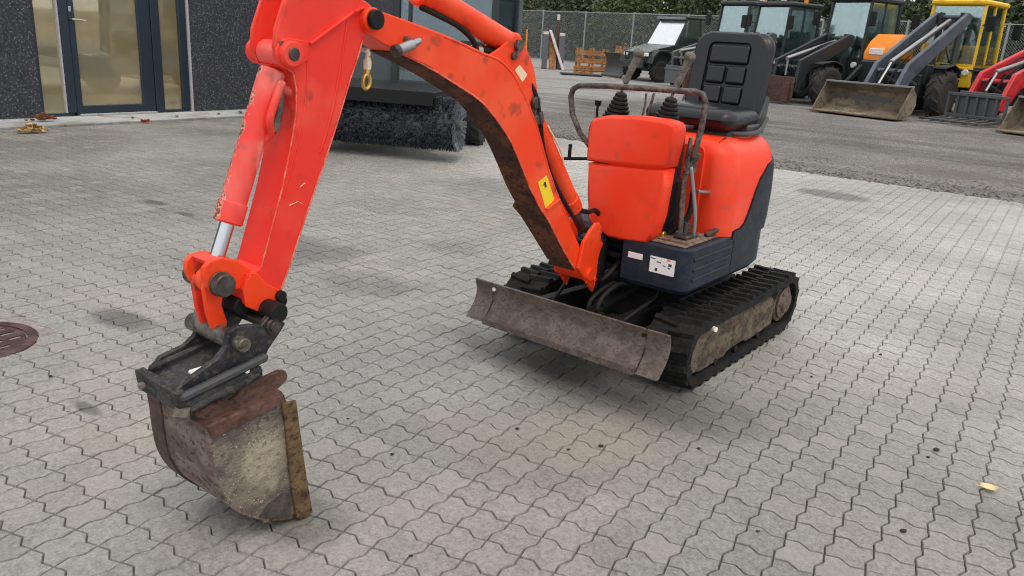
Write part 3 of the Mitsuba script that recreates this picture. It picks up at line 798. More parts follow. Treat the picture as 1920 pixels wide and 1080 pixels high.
# --- swing post, boom
NP, FP = .005, -.095          # near and far face of boom and arm
SW = put(EX, 'swing_bracket', [prism([(.668, .515), (.625, .555), (.596, .574), (.570, .572), (.541, .543), (.556, .525), (.552, .505), (.530, .488), (.545, .47), (.556, .44), (.558, .377), (.566, .32), (.574, .305), (.60, .33), (.64, .37), (.69, .42)], .006, .020, .003),
                               prism([(.668, .515), (.596, .574), (.541, .543), (.530, .488), (.556, .44), (.558, .377), (.574, .305), (.64, .37), (.69, .42)], -.110, -.096, .003)], 'boom_paint', 30)
put(SW, 'post', [cyl([.50, -.045, .33], [.50, -.045, .50], .055), box([.48, -.10, .36], [.57, .004, .40], .004), box([.48, -.10, .45], [.57, .004, .49], .004)], 'dark_steel', 30)
put(SW, 'pivot_pin', [cyl([.613, -.125, .383], [.613, .030, .383], .026, 20), cyl([.590, .020, .362], [.590, .036, .362], .009, 10), box([.588, .018, .352], [.632, .024, .372], .002)], 'boom_paint', 30)
put(EX, 'swing_stay', [box([.36, -.24, .37], [.46, .07, .395], .004), box([.38, -.20, .425], [.47, .06, .445], .004), box([.36, -.26, .48], [.45, .05, .515], .005)], 'dark_steel', False)
put(EX, 'front_hose', [tube([[.40, -.06, .50], [.52, -.03, .60], [.60, -.02, .61], [.68, -.03, .63]], .009, 8, 5), tube([[.38, .02, .44], [.47, .05, .40], [.54, .03, .345], [.48, -.03, .32]], .010, 8, 5)], 'hose_rubber', True)

top = [(1.659, 1.239), (1.56, 1.221), (1.427, 1.194), (1.34, 1.173), (1.268, 1.154), (1.20, 1.140), (1.165, 1.126), (1.13, 1.105), (1.10, 1.08), (1.066, 1.044), (1.035, 1.01), (1.005, .970), (.975, .928), (.948, .88), (.903, .799), (.86, .735), (.815, .672), (.745, .590), (.674, .505), (.640, .462), (.60, .412)]
bot = [(.586, .372), (.604, .352), (.640, .366), (.686, .409), (.73, .452), (.778, .503), (.83, .562), (.880, .621), (.919, .655), (.96, .700), (.998, .745), (1.049, .818), (1.08, .860), (1.109, .897), (1.145, .932), (1.179, .962), (1.215, .991), (1.251, 1.016), (1.295, 1.038), (1.342, 1.058), (1.439, 1.098), (1.496, 1.119), (1.592, 1.150), (1.66, 1.178), (1.705, 1.195), (1.712, 1.222), (1.690, 1.242)]
BM = put(EX, 'boom', prism(top + bot, FP, NP, .004), 'boom_paint', 30)
# belly plate along the underside, a little proud, caked with grime
bp = [p for p in bot[3:23]]
rin = []
for (x, z), i in zip(bp, range(len(bp))):
    a = np.array(bp[max(i - 1, 0)]); b = np.array(bp[min(i + 1, len(bp) - 1)]); t = (b - a) / np.linalg.norm(b - a); n = np.array([t[1], -t[0]])
    if n[1] > 0 and i > 15: n = -n
    e = .004
    rin.append([[x + n[0] * e, FP + .002, z + n[1] * e], [x + n[0] * e, NP - .003, z + n[1] * e], [x - n[0] * .004, NP - .003, z - n[1] * .004], [x - n[0] * .004, FP + .002, z - n[1] * .004]])
put(BM, 'belly_plate', loft([np.array(r) for r in rin]), 'belly_grime', False)
# flared lower end of the boom box
put(BM, 'foot_gusset', prism([(.64, .40), (.70, .428), (.80, .532), (.88, .615), (.93, .655), (.90, .70), (.76, .58), (.66, .49)], FP - .022, FP, .004), 'belly_grime', False)
put(BM, 'nose_plate', prism([(1.70, 1.192), (1.712, 1.222), (1.69, 1.244), (1.659, 1.2425), (1.43, 1.1975), (1.425, 1.187), (1.446, 1.150), (1.462, 1.112), (1.592, 1.150)], NP, NP + .004, .0015), 'boom_paint', 30)
put(BM, 'lower_weld', obox([.905, NP + .001, .664], [.835, NP + .001, .690], .006, .022, (0, 1, 0), .002), 'boom_paint', False)
put(BM, 'top_edge_bead', tube([[x, NP - .003, z + .001] for x, z in top[:18]], .005, 6), 'boom_paint', True)
put(BM, 'worn_edge', tube([[x, NP - .0005, z + .0015] for x, z in bot[3:24]], .0026, 6), 'worn_edge', True)
put(BM, 'back_hose', tube([[1.02, -.03, 1.10], [.985, -.006, 1.035], [.955, -.004, .955], [.915, -.012, .86], [.86, -.018, .78], [.78, -.02, .69], [.70, -.02, .61]], .0075, 8, 5), 'hose_rubber', True)
put(BM, 'back_hose', tube([[1.03, -.06, 1.11], [.975, -.075, 1.03], [.94, -.08, .94], [.89, -.08, .84], [.80, -.08, .72]], .0075, 8, 5), 'hose_rubber', True)
put(BM, 'hose_clamp', [obox([.965, -.004, .985], [.948, -.004, .948], .018, .020, (0, 1, 0), .003)], 'pin_steel', False)
put(BM, 'pivot_hose', tube([[1.62, -.075, 1.232], [1.66, -.10, 1.29], [1.73, -.11, 1.33], [1.80, -.10, 1.28]], .008, 8, 5), 'hose_rubber', True)
# back bracket that carries the cylinders
brk = [(1.25, 1.135), (1.165, 1.172), (1.128, 1.197), (1.100, 1.212), (1.075, 1.208), (1.055, 1.188), (1.024, 1.155), (.995, 1.115), (.972, 1.055), (.960, 1.00), (.935, .93), (.900, .83), (.95, .87), (1.02, .97), (1.09, 1.06), (1.16, 1.11)]
BRK = put(BM, 'back_bracket', [prism(brk, -.020, -.010, .003), prism(brk, -.080, -.070, .003)], 'boom_paint', 30)
put(BM, 'bracket_pin', [cyl([1.088, -.10, 1.180], [1.088, .004, 1.180], .017, 18), cyl([1.106, -.012, 1.150], [1.106, .002, 1.150], .012, 14), obox([1.088, -.002, 1.180], [1.106, -.002, 1.148], .006, .016, (0, 1, 0), .002)], 'pin_steel', 30)
put(BM, 'lower_pin', [cyl([.985, -.11, 1.012], [.985, .002, 1.012], .020, 18), cyl([.972, -.10, .958], [.972, .000, .958], .017, 16), box([.962, -.012, .95], [.998, -.004, 1.03], .002)], 'pin_steel', 30)
put(BM, 'warning_decal', prism([(1.094, 1.109), (1.072, 1.125), (1.032, 1.097), (1.053, 1.074)], -.0099, -.0088, 0), 'label_cream', False)
yst = put(BM, 'yellow_sticker', prism([(.956, .758), (.911, .778), (.856, .690), (.903, .665)], NP + .0002, NP + .0012, 0), 'label_yellow', False)
put(yst, 'pictogram', [prism([(.925, .752), (.915, .757), (.907, .744), (.917, .738)], NP + .0012, NP + .0018, 0), obox([.918, NP + .0015, .738], [.905, NP + .0015, .742], .0006, .004, (0, 1, 0), 0), obox([.930, NP + .0015, .745], [.922, NP + .0015, .757], .0006, .003, (0, 1, 0), 0)], 'label_ink', False)
put(BM, 'side_fitting', [cyl([1.606, .026, 1.1555], [1.560, .028, 1.171], .0135, 16), cyl([1.558, .027, 1.172], [1.546, .027, 1.176], .0115, 6, .001), cyl([1.550, .027, 1.175], [1.534, .026, 1.180], .009, 12)], 'bright_steel', 30)
put(BM, 'fitting_cap', [cyl([1.622, .026, 1.150], [1.606, .026, 1.1555], .0155, 12), cyl([1.566, .005, 1.181], [1.566, .030, 1.173], .010, 10)], 'pin_steel', 30)
hk = put(BM, 'lifting_hook', [tube([[1.660 + .012 * math.cos(a), -.03 + .002 * math.sin(a), 1.075 + .018 * math.sin(a)] for a in np.arange(14) * 2 * np.pi / 14], .0045, 8, closed=True), cyl([1.66, -.03, 1.088], [1.659, -.03, 1.106], .008, 10), tube([[1.659, -.03, 1.10], [1.652, -.028, 1.115], [1.655, -.03, 1.135]], .007, 8, 4)], 'brass', True)
put(hk, 'swivel', [cyl([1.659, -.03, 1.104], [1.659, -.03, 1.128], .0095, 12), tube([[1.659, -.03, 1.125], [1.656, -.03, 1.142], [1.663, -.03, 1.152]], .006, 8, 3)], 'ivory', 30)

# boom cylinder behind the boom, arm cylinder above it
BCY = put(EX, 'boom_cylinder', [cyl([.975, -.045, 1.000], [.668, -.045, .632], .034, 22), cyl([.700, -.045, .670], [.662, -.045, .624], .038, 22)], 'cylinder_paint' if False else 'boom_paint', 40)
put(BCY, 'rod', [cyl([.665, -.045, .628], [.592, -.045, .545], .018, 14)], 'pin_steel', 40)
put(BCY, 'hose', [tube([[.79, -.012, .80], [.825, -.008, .855], [.90, -.012, .935]], .0035, 6, 5)], 'label_cream', True)
ACY = put(EX, 'arm_cylinder', [cyl([1.083, -.045, 1.183], [1.46, -.045, 1.301], .0345, 24), cyl([1.43, -.045, 1.2915], [1.475, -.045, 1.3055], .039, 24), cyl([1.083, -.072, 1.183], [1.083, -.018, 1.183], .034, 20)], 'boom_paint', 40)
put(ACY, 'rod', cyl([1.465, -.045, 1.302], [1.745, -.045, 1.39], .019, 16), 'chrome', 40)
put(ACY, 'hose', [tube([[1.475, -.03, 1.262], [1.40, -.03, 1.243], [1.33, -.03, 1.222], [1.27, -.03, 1.19], [1.245, -.03, 1.155]], .008, 8, 6), tube([[1.24, -.05, 1.165], [1.19, -.045, 1.158], [1.13, -.05, 1.150]], .016, 8, 5)], 'hose_rubber', True)
put(ACY, 'hose_clamp', [cyl([1.245, -.05, 1.158], [1.215, -.045, 1.160], .018, 12), box([1.135, -.03, 1.128], [1.175, -.02, 1.162], .003)], 'bright_steel', 30)

# --- arm
al = [(1.86, 1.36), (1.885, 1.31), (1.920, 1.248), (1.945, 1.188), (1.950, 1.150), (1.935, 1.112), (1.905, 1.098), (1.897, 1.06), (1.899, 1.01), (1.913, .946), (1.942, .84), (1.984, .721), (2.004, .665), (2.040, .655), (2.056, .625), (2.050, .585), (2.02, .565), (1.985, .558), (1.958, .573)]
ar = [(1.956, .593), (1.917, .677), (1.872, .781), (1.832, .868), (1.797, .946), (1.77, 1.011), (1.742, 1.083), (1.715, 1.142), (1.704, 1.175), (1.674, 1.195), (1.662, 1.222), (1.672, 1.250), (1.692, 1.262), (1.703, 1.264), (1.700, 1.33), (1.715, 1.39), (1.745, 1.42), (1.80, 1.42)]
arm_s = man(prism(al + ar, FP, NP, .004)) - man(prism([(1.875, 1.165), (1.90, 1.115), (2.05, 1.10), (2.05, 1.34), (1.86, 1.345)], FP + .014, NP - .014, 0))   # open channel at the top for the bucket cylinder
AR = put(EX, 'arm', unman(arm_s), 'arm_paint', 30)
put(AR, 'worn_edge', tube([[x, NP - .0005, z] for x, z in ar[:9]], .0022, 6), 'worn_edge', True)
put(AR, 'worn_edge', tube([[x, NP - .0005, z] for x, z in al[5:13]], .0022, 6), 'worn_edge', True)
put(AR, 'stiffener_rib', [obox([1.862, NP + .003, 1.160], [1.735, NP + .003, 1.236], .008, .012, (0, 1, 0), .003), obox([1.735, NP + .003, 1.236], [1.705, NP + .003, 1.248], .008, .012, (0, 1, 0), .003)], 'arm_paint', False)
put(AR, 'weld_line', [tube([[1.752, NP, 1.212], [1.766, NP, 1.14], [1.782, NP, 1.07], [1.806, NP, .985], [1.835, NP, .915]], .0032, 6, 4), tube([[1.866, NP, 1.155], [1.868, NP, 1.09], [1.880, NP, 1.0], [1.905, NP, .92], [1.94, NP, .82]], .0025, 6, 4)], 'arm_paint', True)
put(AR, 'pivot_boss', [cyl([1.688, -.125, 1.222], [1.688, .026, 1.222], .028, 22)], 'boom_paint', 30)
put(AR, 'pivot_pin', [cyl([1.688, -.14, 1.222], [1.688, .038, 1.222], .021, 18), cyl([1.688, .026, 1.222], [1.688, .041, 1.222], .023, 18)], 'dark_steel', 30)
lugp = np.array(Polygon(arc(1.917, 1.137, .034, 0, 350, 20) + [(1.862, 1.165), (1.868, 1.125)]).convex_hull.exterior.coords)[:-1]
put(AR, 'cylinder_lug', [cyl([1.917, NP - .004, 1.137], [1.917, NP + .020, 1.137], .0285, 22), prism(lugp, NP - .002, NP + .004, .0015)], 'arm_paint', 30)
put(AR, 'cylinder_lug', cyl([1.917, -.118, 1.137], [1.917, FP + .004, 1.137], .0285, 22), 'arm_paint', 30)
put(AR, 'lug_pin', [cyl([1.917, -.12, 1.138], [1.917, .0285, 1.138], .0145, 18), cyl([1.936, .004, 1.158], [1.936, .010, 1.158], .007, 10)], 'pin_steel', 30)
for q0, q1, h in (([1.925, .800], [1.900, .806], .004), ([1.8995, .8055], [1.888, .800], .003), ([1.893, .840], [1.879, .848], .004)):
    put(AR, 'scratch', obox([q0[0], NP + .0004, q0[1]], [q1[0], NP + .0004, q1[1]], .0008, h, (0, 1, 0), 0), 'label_cream', False)
put(AR, 'foot_plate', [prism([(2.035, .66), (2.058, .625), (2.052, .582), (2.02, .562), (1.985, .556), (1.958, .578), (1.955, .600), (2.00, .628), (2.018, .655)], NP, NP + .007, .002), prism([(2.035, .66), (2.058, .625), (2.052, .582), (2.02, .562), (1.985, .556), (1.958, .578), (1.955, .600), (2.00, .628), (2.018, .655)], FP - .007, FP, .002)], 'boom_paint', 30)

# --- bucket cylinder in front of the arm
A0, A1 = np.array([1.916, -.045, 1.118]), np.array([2.052, -.045, .772]); dA = (A1 - A0) / np.linalg.norm(A1 - A0)
KC = put(EX, 'bucket_cylinder', [cyl(A0 + dA * .02, A1, .0295, 24), cyl(A1 - dA * .045, A1 + dA * .006, .0332, 24), cyl([1.917, -.078, 1.137], [1.917, -.012, 1.137], .028, 20), cyl(A0 + dA * .055 + [-.02, .005, -.005], A0 + dA * .055 + [-.055, .030, -.018], .012, 12)], 'cylinder_paint', 40)
put(KC, 'rod', cyl(A1, A1 + dA * .125, .0165, 18), 'chrome', 40)
put(KC, 'pipe', [tube([[1.925, -.008, 1.077], [1.938, -.006, 1.055], [1.960, -.004, 1.008], [1.963, -.006, .985], [1.955, -.016, .962], [1.965, -.03, .945]], .009, 8, 5)], 'cylinder_paint', True)
put(KC, 'hose', [tube([[1.925, -.02, 1.07], [1.918, -.03, 1.03], [1.928, -.03, .985], [1.94, -.03, .965]], .010, 8, 5)], 'grip_grey', True)
put(KC, 'rod_eye', [cyl([2.106, -.0595, .645], [2.106, -.0325, .645], .029, 20)], 'boom_paint', 30)

# --- bucket linkage
archo = [(2.134, .640), (2.144, .664), (2.142, .686), (2.128, .699), (2.097, .702), (2.056, .688), (2.029, .664), (2.000, .651), (1.972, .624), (1.953, .592), (1.958, .576), (1.973, .575), (2.009, .606), (2.045, .620), (2.073, .622), (2.092, .614), (2.116, .618)]
LK = put(EX, 'upper_link', [prism(archo, -.018, -.004, .003), prism(archo, -.088, -.074, .003)], 'boom_paint', 30)
web = [(2.128, .697), (2.097, .700), (2.056, .686), (2.022, .660), (2.027, .653), (2.060, .676), (2.097, .689), (2.122, .686)]
put(LK, 'web', prism(web, -.076, -.016, .002), 'arm_paint', 30)
dn = [(2.128, .655), (2.137, .635), (2.131, .577), (2.119, .530), (2.108, .504), (2.096, .500), (2.085, .512), (2.082, .546), (2.093, .588), (2.084, .626), (2.095, .655)]
put(EX, 'side_link', prism(dn, -.032, -.0185, .003), 'boom_paint', 30)
put(EX, 'side_link', prism(dn, -.0735, -.060, .003), 'arm_paint', 30)
put(EX, 'link_pin', [cyl([2.106, -.116, .645], [2.106, .006, .645], .021, 20), cyl([2.106, -.003, .645], [2.106, .022, .645], .0265, 20), cyl([2.106, -.116, .645], [2.106, -.089, .645], .0255, 20), cyl([2.106, -.001, .645], [2.106, .003, .645], .029, 20)], 'pin_steel', 30)
put(EX, 'arm_foot_pin', [cyl([1.997, -.15, .565], [1.997, .060, .565], .024, 18), cyl([2.050, -.11, .576], [2.050, -.006, .576], .021, 16), cyl([1.958, -.06, .578], [1.958, .014, .572], .017, 14), cyl([1.962, .0, .590], [1.962, .024, .590], .013, 12)], 'dark_steel', 30)

# --- quick coupler
cpl = [(2.254, .454), (2.205, .474), (2.155, .495), (2.134, .515), (2.124, .551), (2.101, .557), (2.070, .553), (2.041, .546), (2.023, .560), (2.004, .564), (1.976, .533), (1.998, .508), (2.022, .484), (2.037, .462), (2.243, .425)]
CP = put(EX, 'quick_coupler', [prism(cpl, .036, .052, .002), prism([(2.238, .438), (2.229, .452), (2.207, .472), (2.150, .484), (2.125, .500), (2.108, .525), (2.098, .548), (2.07, .553), (2.041, .546), (2.023, .560), (2.004, .564), (1.976, .533), (2.022, .484), (2.037, .462), (2.238, .424)], -.104, -.090, .002)], 'coupler_steel', 30)
put(CP, 'tray', [prism([(2.25, .445), (2.05, .478), (2.05, .466), (2.25, .433)], -.092, .038, .001), obox([2.24, -.080, .452], [2.06, -.080, .482], .016, .02)], 'coupler_steel', False)
put(CP, 'front_beam', [prism([(2.262, .452), (2.242, .454), (2.236, .410), (2.256, .406)], -.106, .066, .003)], 'coupler_steel', False)
put(CP, 'rail', [obox([2.252, .062, .436], [2.036, .062, .472], .020, .020, bev=.006)], 'seat_shell', False)
put(CP, 'lower_bar', [obox([2.246, .050, .408], [2.05, .050, .440], .03, .030), cyl([2.236, .064, .404], [2.13, .062, .423], .008, 10), cyl([2.16, .058, .413], [2.06, .055, .432], .012, 12)], 'coupler_steel', 30)
put(CP, 'bolt', cyl([2.262, .055, .404], [2.240, .075, .400], .015, 6, .001), 'grip_grey', False)
put(CP, 'bolt', cyl([2.254, -.075, .425], [2.268, -.075, .422], .010, 8), 'grip_grey', False)
put(CP, 'pin', [cyl([2.104, -.13, .522], [2.104, .050, .522], .022, 18), cyl([2.104, .048, .522], [2.104, .082, .522], .016, 18)], 'bar_paint', 30)
put(CP, 'pin', [cyl([2.012, -.13, .537], [2.012, .066, .537], .013, 14), cyl([2.012, .050, .537], [2.012, .060, .537], .020, 14)], 'pin_steel', 30)
put(CP, 'painted_glint', box([2.165, .008, .460], [2.20, .022, .470], .003), 'label_white', False)  # white block standing in for a small bright highlight on the tray
put(CP, 'grease_nipple', cyl([2.09, .052, .452], [2.09, .066, .452], .006, 8), 'label_white', False)

# --- bucket
B0, B1 = .062, -.190
curve = spline([(1.981, .012, 0), (2.035, .034, 0), (2.085, .064, 0), (2.128, .102, 0), (2.160, .146, 0), (2.180, .200, 0), (2.187, .255, 0), (2.189, .305, 0)], 4)[:, :2]
side = [(2.192, .346), (2.000, .362), (1.988, .337), (1.973, .039)] + [(x - .004, z + .004) for x, z in curve.tolist()]
BU = put(EX, 'bucket', [prism(side, B0 - .014, B0, .002)], 'bucket_mud', 30)
shl = [(2.193, .350)] + curve[::-1].tolist() + [(1.972, .016)] + [(x - .010, z + .010) for x, z in curve.tolist()][1:] + [(2.178, .348)]
put(BU, 'shell', prism(shl, B1, B0 - .0005, .002), 'bucket_shell', 40)
put(BU, 'far_side_plate', prism([(x + .001, z) for x, z in side], B1 - .002, B1 + .012, .002), 'bucket_rust', 30)
put(BU, 'shell_band', prism([(2.197, .352)] + [(x + .004, z - .003) for x, z in curve[6:][::-1].tolist()] + [(x - .008, z + .008) for x, z in curve[6:].tolist()] + [(2.18, .35)], B1 - .003, B1 + .055, .002), 'band_rust', 40)
put(BU, 'top_plate', [prism([(2.20, .352), (2.0, .372), (1.996, .360), (2.19, .338)], B1, B0 + .004, .002), prism([(2.196, .352), (2.185, .318), (1.990, .344), (1.997, .366)], B0 - .002, B0 + .006, .002)], 'bucket_rust', 30)
earp = [(2.200, .366), (2.192, .377), (2.169, .386), (2.130, .388), (2.118, .378), (2.098, .386), (2.09, .398), (1.985, .412), (1.968, .406), (1.962, .392), (1.966, .380), (1.992, .366), (2.172, .344)]
put(BU, 'hanger_ear', prism(earp, .022, .038, .003), 'bucket_rust', 30)
put(BU, 'hanger_ear', prism(earp, -.105, -.090, .003), 'bucket_rust', 30)
put(BU, 'side_cutter', prism([(2.003, .345), (1.964, .338), (1.955, .26), (1.938, .12), (1.921, .008), (1.945, .0), (1.970, .012), (1.985, .12), (1.994, .25)], B0 - .001, B0 + .009, .002), 'cutter_rust', 30)
put(BU, 'side_cutter', prism([(2.003, .345), (1.964, .338), (1.955, .26), (1.938, .12), (1.921, .008), (1.945, .0), (1.970, .012), (1.985, .12), (1.994, .25)], B1 - .009, B1 + .001, .002), 'cutter_rust', 30)
put(BU, 'cutting_edge', prism([(1.93, .0), (2.06, .040), (2.056, .056), (1.928, .012)], B1, B0, .002), 'cutter_rust', 30)
put(BU, 'painted_shade', prism([(2.075, .064), (2.02, .034), (1.984, .022), (1.980, .095), (2.01, .100), (2.05, .088)], B0 - .001, B0 + .003, .0015), 'shade_dark', False)  # dark patch painting in the shadowed lower part of the side plate
FRAME[0] = np.eye(4)

# ------------------------------------------------------------------ machines parked on the gravel lot
scene['cab_glass'] = {'type': 'blendbsdf', 'weight': .34, 'a': {'type': 'thindielectric', 'int_ior': 1.5}, 'b': {'type': 'twosided', 'bsdf': {'type': 'roughconductor', 'alpha': .04, 'specular_reflectance': {'type': 'rgb', 'value': [.56, .72, .72]}}}}
mat('machine_dark', (.022, .027, .030), .45)
mat('machine_slate', grunge((.065, .082, .11), (.10, .12, .155), (.11, .10, .085), 3, .3), .45, .2)
mat('machine_grey', (.11, .115, .12), .5, .3)
mat('machine_yellow', (.80, .50, .02), .42)
mat('machine_orange', (.85, .26, .012), .4)
mat('machine_red', grunge((.55, .022, .030), (.66, .045, .055), (.25, .05, .05), 6, .4), .42)
mat('machine_green', (.018, .034, .029), .28)
mat('loader_bucket', grunge((.13, .105, .078), (.23, .19, .135), (.065, .05, .04), 3.2, .6), .75, .1)
mat('bucket_edge', grunge((.30, .23, .14), (.38, .30, .19), (.16, .11, .07), 6, .5), .7)
mat('tyre_rubber', (.020, .020, .021), .8)
mat('tyre_dusty', (.045, .043, .042), .85)
mat('rim_grey', (.30, .30, .31), .5)
mat('lamp_white', (.85, .85, .82), .25)
mat('sill_grey', (.20, .21, .22), .4)
mat('crate_wood', grunge((.30, .13, .04), (.42, .20, .075), (.12, .05, .025), 8, .6), .8)
mat('plank_white', (.62, .58, .55), .7)
mat('post_grey', (.11, .11, .13), .7)
mat('galvanised', (.34, .36, .37), .5, .5)


def wheel(T_, x, y, r, w, out, rim='rim_grey', tyre='tyre_dusty', n=13):
    """wheel on an axle along local y; out = +1/-1 side that faces out"""
    sh = [(r * .52, -w * .42), (r * .60, -w * .48), (r * .80, -w * .52), (r * .93, -w * .46), (r * .96, -w * .25), (r * .965, 0), (r * .96, w * .25), (r * .93, w * .46), (r * .80, w * .52), (r * .60, w * .48), (r * .52, w * .42)]
    ms = [lathe(sh, [x, y, r], [0, 1, 0], 30)]
    for k in range(n):
        for s in (-1, 1):
            a0 = (k + (.5 if s > 0 else 0)) / n * 2 * math.pi; pts = []
            for yy, da in ((.03, .0), (.49, .30)):
                for dd in (-.055, .055):
                    for rr in (.92, 1.045 if yy < .3 else 1.0):
                        a = a0 + da + dd; pts.append([x + r * rr * math.sin(a), y + s * yy * w, r + r * rr * math.cos(a)])
            ms.append(hull(pts))
    k = put(T_, 'wheel', ms, tyre, False)
    put(k, 'rim', [lathe([(.02, .0), (r * .53, .0), (r * .55, w * .36), (r * .48, w * .36), (r * .42, w * .20), (r * .18, w * .16), (r * .17, w * .30), (.01, w * .30)], [x, y, r], [0, out, 0], 24)], rim, 40)


def gp_bucket(T_, x, w, h, d, m='loader_bucket', z=.02, edge='bucket_edge'):
    """open loader bucket, cutting edge at x"""
    prof = [(x, z), (x - d * .55, z + .015), (x - d * .86, z + h * .18), (x - d, z + h * .45), (x - d * .93, z + h * .75), (x - d * .66, z + h)]
    th = .022; inn = [(px + .020, pz + th * (1 if pz < h * .3 else .3)) for px, pz in prof]; inn[0] = (x - .01, z + .022); inn[-1] = (x - d * .66 + .01, z + h - .028)
    b = put(T_, 'bucket', [prism(prof + inn[::-1], -w / 2, w / 2, .003)], m, 30)
    for s in (1, -1):
        put(b, 'side_plate', prism(prof + [(x - d * .62, z + h)], s * w / 2, s * (w / 2 - .018), .003), m, 30)
    put(b, 'top_lip', box([x - d * .74, -w / 2, z + h - .02], [x - d * .58, w / 2, z + h + .018], .006), 'sill_grey', False)
    put(b, 'cutting_edge', [box([x - .16, -w / 2 - .01, z - .012], [x + .03, w / 2 + .01, z + .012], .004)], 'cutter_rust', False)
    return b


def loader(label, loc, head, body, arm, r, tr, wb, cabx, glass='cab_glass', attach='bucket', hood=None, cabm=None, reach=1.5, bw=1.5, zc=(1.0, 2.25), sc=1.0, group=None, sill=None, rail=None, armz=.42, hoodlen=.95, post=None):
    frame(loc[0], loc[1], float(gravel_z(np.array(loc))) - .004, head)
    T_ = thing('wheel_loader', label, 'wheel loader', group)
    cabm = cabm or body; hood = hood or body
    for x, y in ((0, tr / 2), (0, -tr / 2), (-wb, tr / 2), (-wb, -tr / 2)):
        wheel(T_, x, y, r, r * .62, 1 if y > 0 else -1)
    put(T_, 'axle', cyl([0, -tr / 2, r], [0, tr / 2, r], .08), 'machine_dark', 30); put(T_, 'axle', cyl([-wb, -tr / 2, r], [-wb, tr / 2, r], .08), 'machine_dark', 30)
    put(T_, 'chassis', [box([-wb - .5, -.30, r * .8], [.35, .30, r * 1.75], .02), box([-.12, -.36, r * 1.3], [.25, .36, r * 2.2], .03), box([-wb - .55, -tr / 2 - .02, r * 2.0], [-wb + .55, tr / 2 + .02, r * 2.08], .01)], 'machine_dark', 30)
    put(T_, 'engine_hood', [rbox([-wb - hoodlen, -tr / 2 + .10, r * 1.7], [-wb + .1, tr / 2 - .10, zc[0] + .42], [.14, .10, .14], 3)], hood, 40)
    x0, x1 = cabx; w = tr / 2 - .02; z0, z1 = zc
    put(T_, 'cab_base', box([x0, -w, r * 1.5], [x1, w, z0 - .05], .02), 'machine_dark' if post else cabm, 30)
    cb = put(T_, 'cab', [obox([xa, s * w * .96, z0 - .06], [xb, s * w * .90, z1], .065, .065) for s in (1, -1) for xa, xb in ((x1 - .03, x1 - .14), (x0 + .04, x0 + .06))] + [box([x0 - .04, -w, z1 - .02], [x1 - .06, w, z1 + .10], .04), obox([(x0 + x1) / 2, w * .95, z0], [(x0 + x1) / 2 - .03, w * .91, z1], .04, .04), obox([x1 - .03, -w, z0 - .03], [x1 - .03, w, z0 - .03], .06, .06)], cabm, 30)
    put(cb, 'windscreen', hull([[x1 - .035, -w * .90, z0], [x1 - .035, w * .90, z0], [x1 - .14, w * .86, z1 - .04], [x1 - .14, -w * .86, z1 - .04], [x1 - .045, -w * .90, z0], [x1 - .045, w * .90, z0], [x1 - .15, w * .86, z1 - .04], [x1 - .15, -w * .86, z1 - .04]]), glass, False)
    for s in (1, -1):
        put(cb, 'side_window', hull([[x0 + .06, s * w * .945, z0], [x1 - .06, s * w * .945, z0], [x1 - .17, s * w * .90, z1 - .03], [x0 + .08, s * w * .90, z1 - .03], [x0 + .06, s * w * .935, z0], [x1 - .06, s * w * .935, z0], [x1 - .17, s * w * .89, z1 - .03], [x0 + .08, s * w * .89, z1 - .03]]), glass, False)
    put(cb, 'rear_window', box([x0 + .04, -w * .85, z0], [x0 + .05, w * .85, z1 - .05], 0), glass, False)
    put(T_, 'driver_seat', [rbox([x0 + .15, -.22, z0 - .15], [x0 + .55, .22, z0 + .02], .05), rbox([x0 + .10, -.22, z0], [x0 + .24, .22, z0 + .62], .05), cyl([x1 - .45, 0, z0 - .2], [x1 - .32, 0, z0 + .22], .03), tube([[x1 - .36, .17 * math.cos(a), z0 + .22 + .17 * math.sin(a) * .7] for a in np.arange(12) * .5236], .014, 6, closed=True)], 'black_plastic', 40)
    # arms
    bx = reach
    P0, P1, P2 = np.array([cabx[1] + .15, 0, zc[0] + armz]), np.array([.55 * reach, 0, r * 1.75]), np.array([bx - .46, 0, .36])
    for s in (1, -1):
        y = s * min(.34, tr / 2 - .22)
        poly = [(P0[0] - .10, P0[2] + .06), (P0[0] - .10, P0[2] - .12), (P1[0] - .22, P1[2] - .10), (P2[0] - .10, P2[2] - .12), (P2[0] + .06, P2[2] - .06), (P2[0] + .05, P2[2] + .10), (P1[0] + .06, P1[2] + .20), (P0[0] + .06, P0[2] + .10)]
        put(T_, 'lift_arm', prism(poly, y - .045, y + .045, .012), arm, 30)
        put(T_, 'lift_ram', [cyl([.15, y * .62, r * 1.2], [P1[0] - .05, y * .62, P1[2] - .05], .045), cyl([P1[0] - .1, y * .62, P1[2] - .09], [P1[0] + .12, y * .62, P1[2] + .05], .026)], 'machine_grey', 30)
    put(T_, 'cross_tube', cyl([P1[0], -.36, P1[2] + .04], [P1[0], .36, P1[2] + .04], .05), arm, 30); put(T_, 'cross_tube', cyl([P0[0], -.36, P0[2]], [P0[0], .36, P0[2]], .05), arm, 30)
    put(T_, 'tilt_ram', [cyl([P0[0] + .1, 0, P0[2] - .08], [P1[0] + .1, 0, P1[2] + .22], .05), cyl([P1[0] + .05, 0, P1[2] + .25], [P2[0], 0, P2[2] + .28], .028)], rail or 'bright_steel', 30)
    put(T_, 'tower', [prism([(cabx[1] + .02, .55), (cabx[1] + .30, .55), (cabx[1] + .25, P0[2] + .10), (cabx[1] + .05, P0[2] + .10)], s * .20, s * .26, .01) for s in (1, -1)], 'machine_dark', 30)
    put(T_, 'coupler_plate', [box([bx - .32, -.42, .14], [bx - .26, .42, .62], .01), cyl([bx - .27, -.45, .52], [bx - .27, .45, .52], .03)], 'machine_grey', 30)
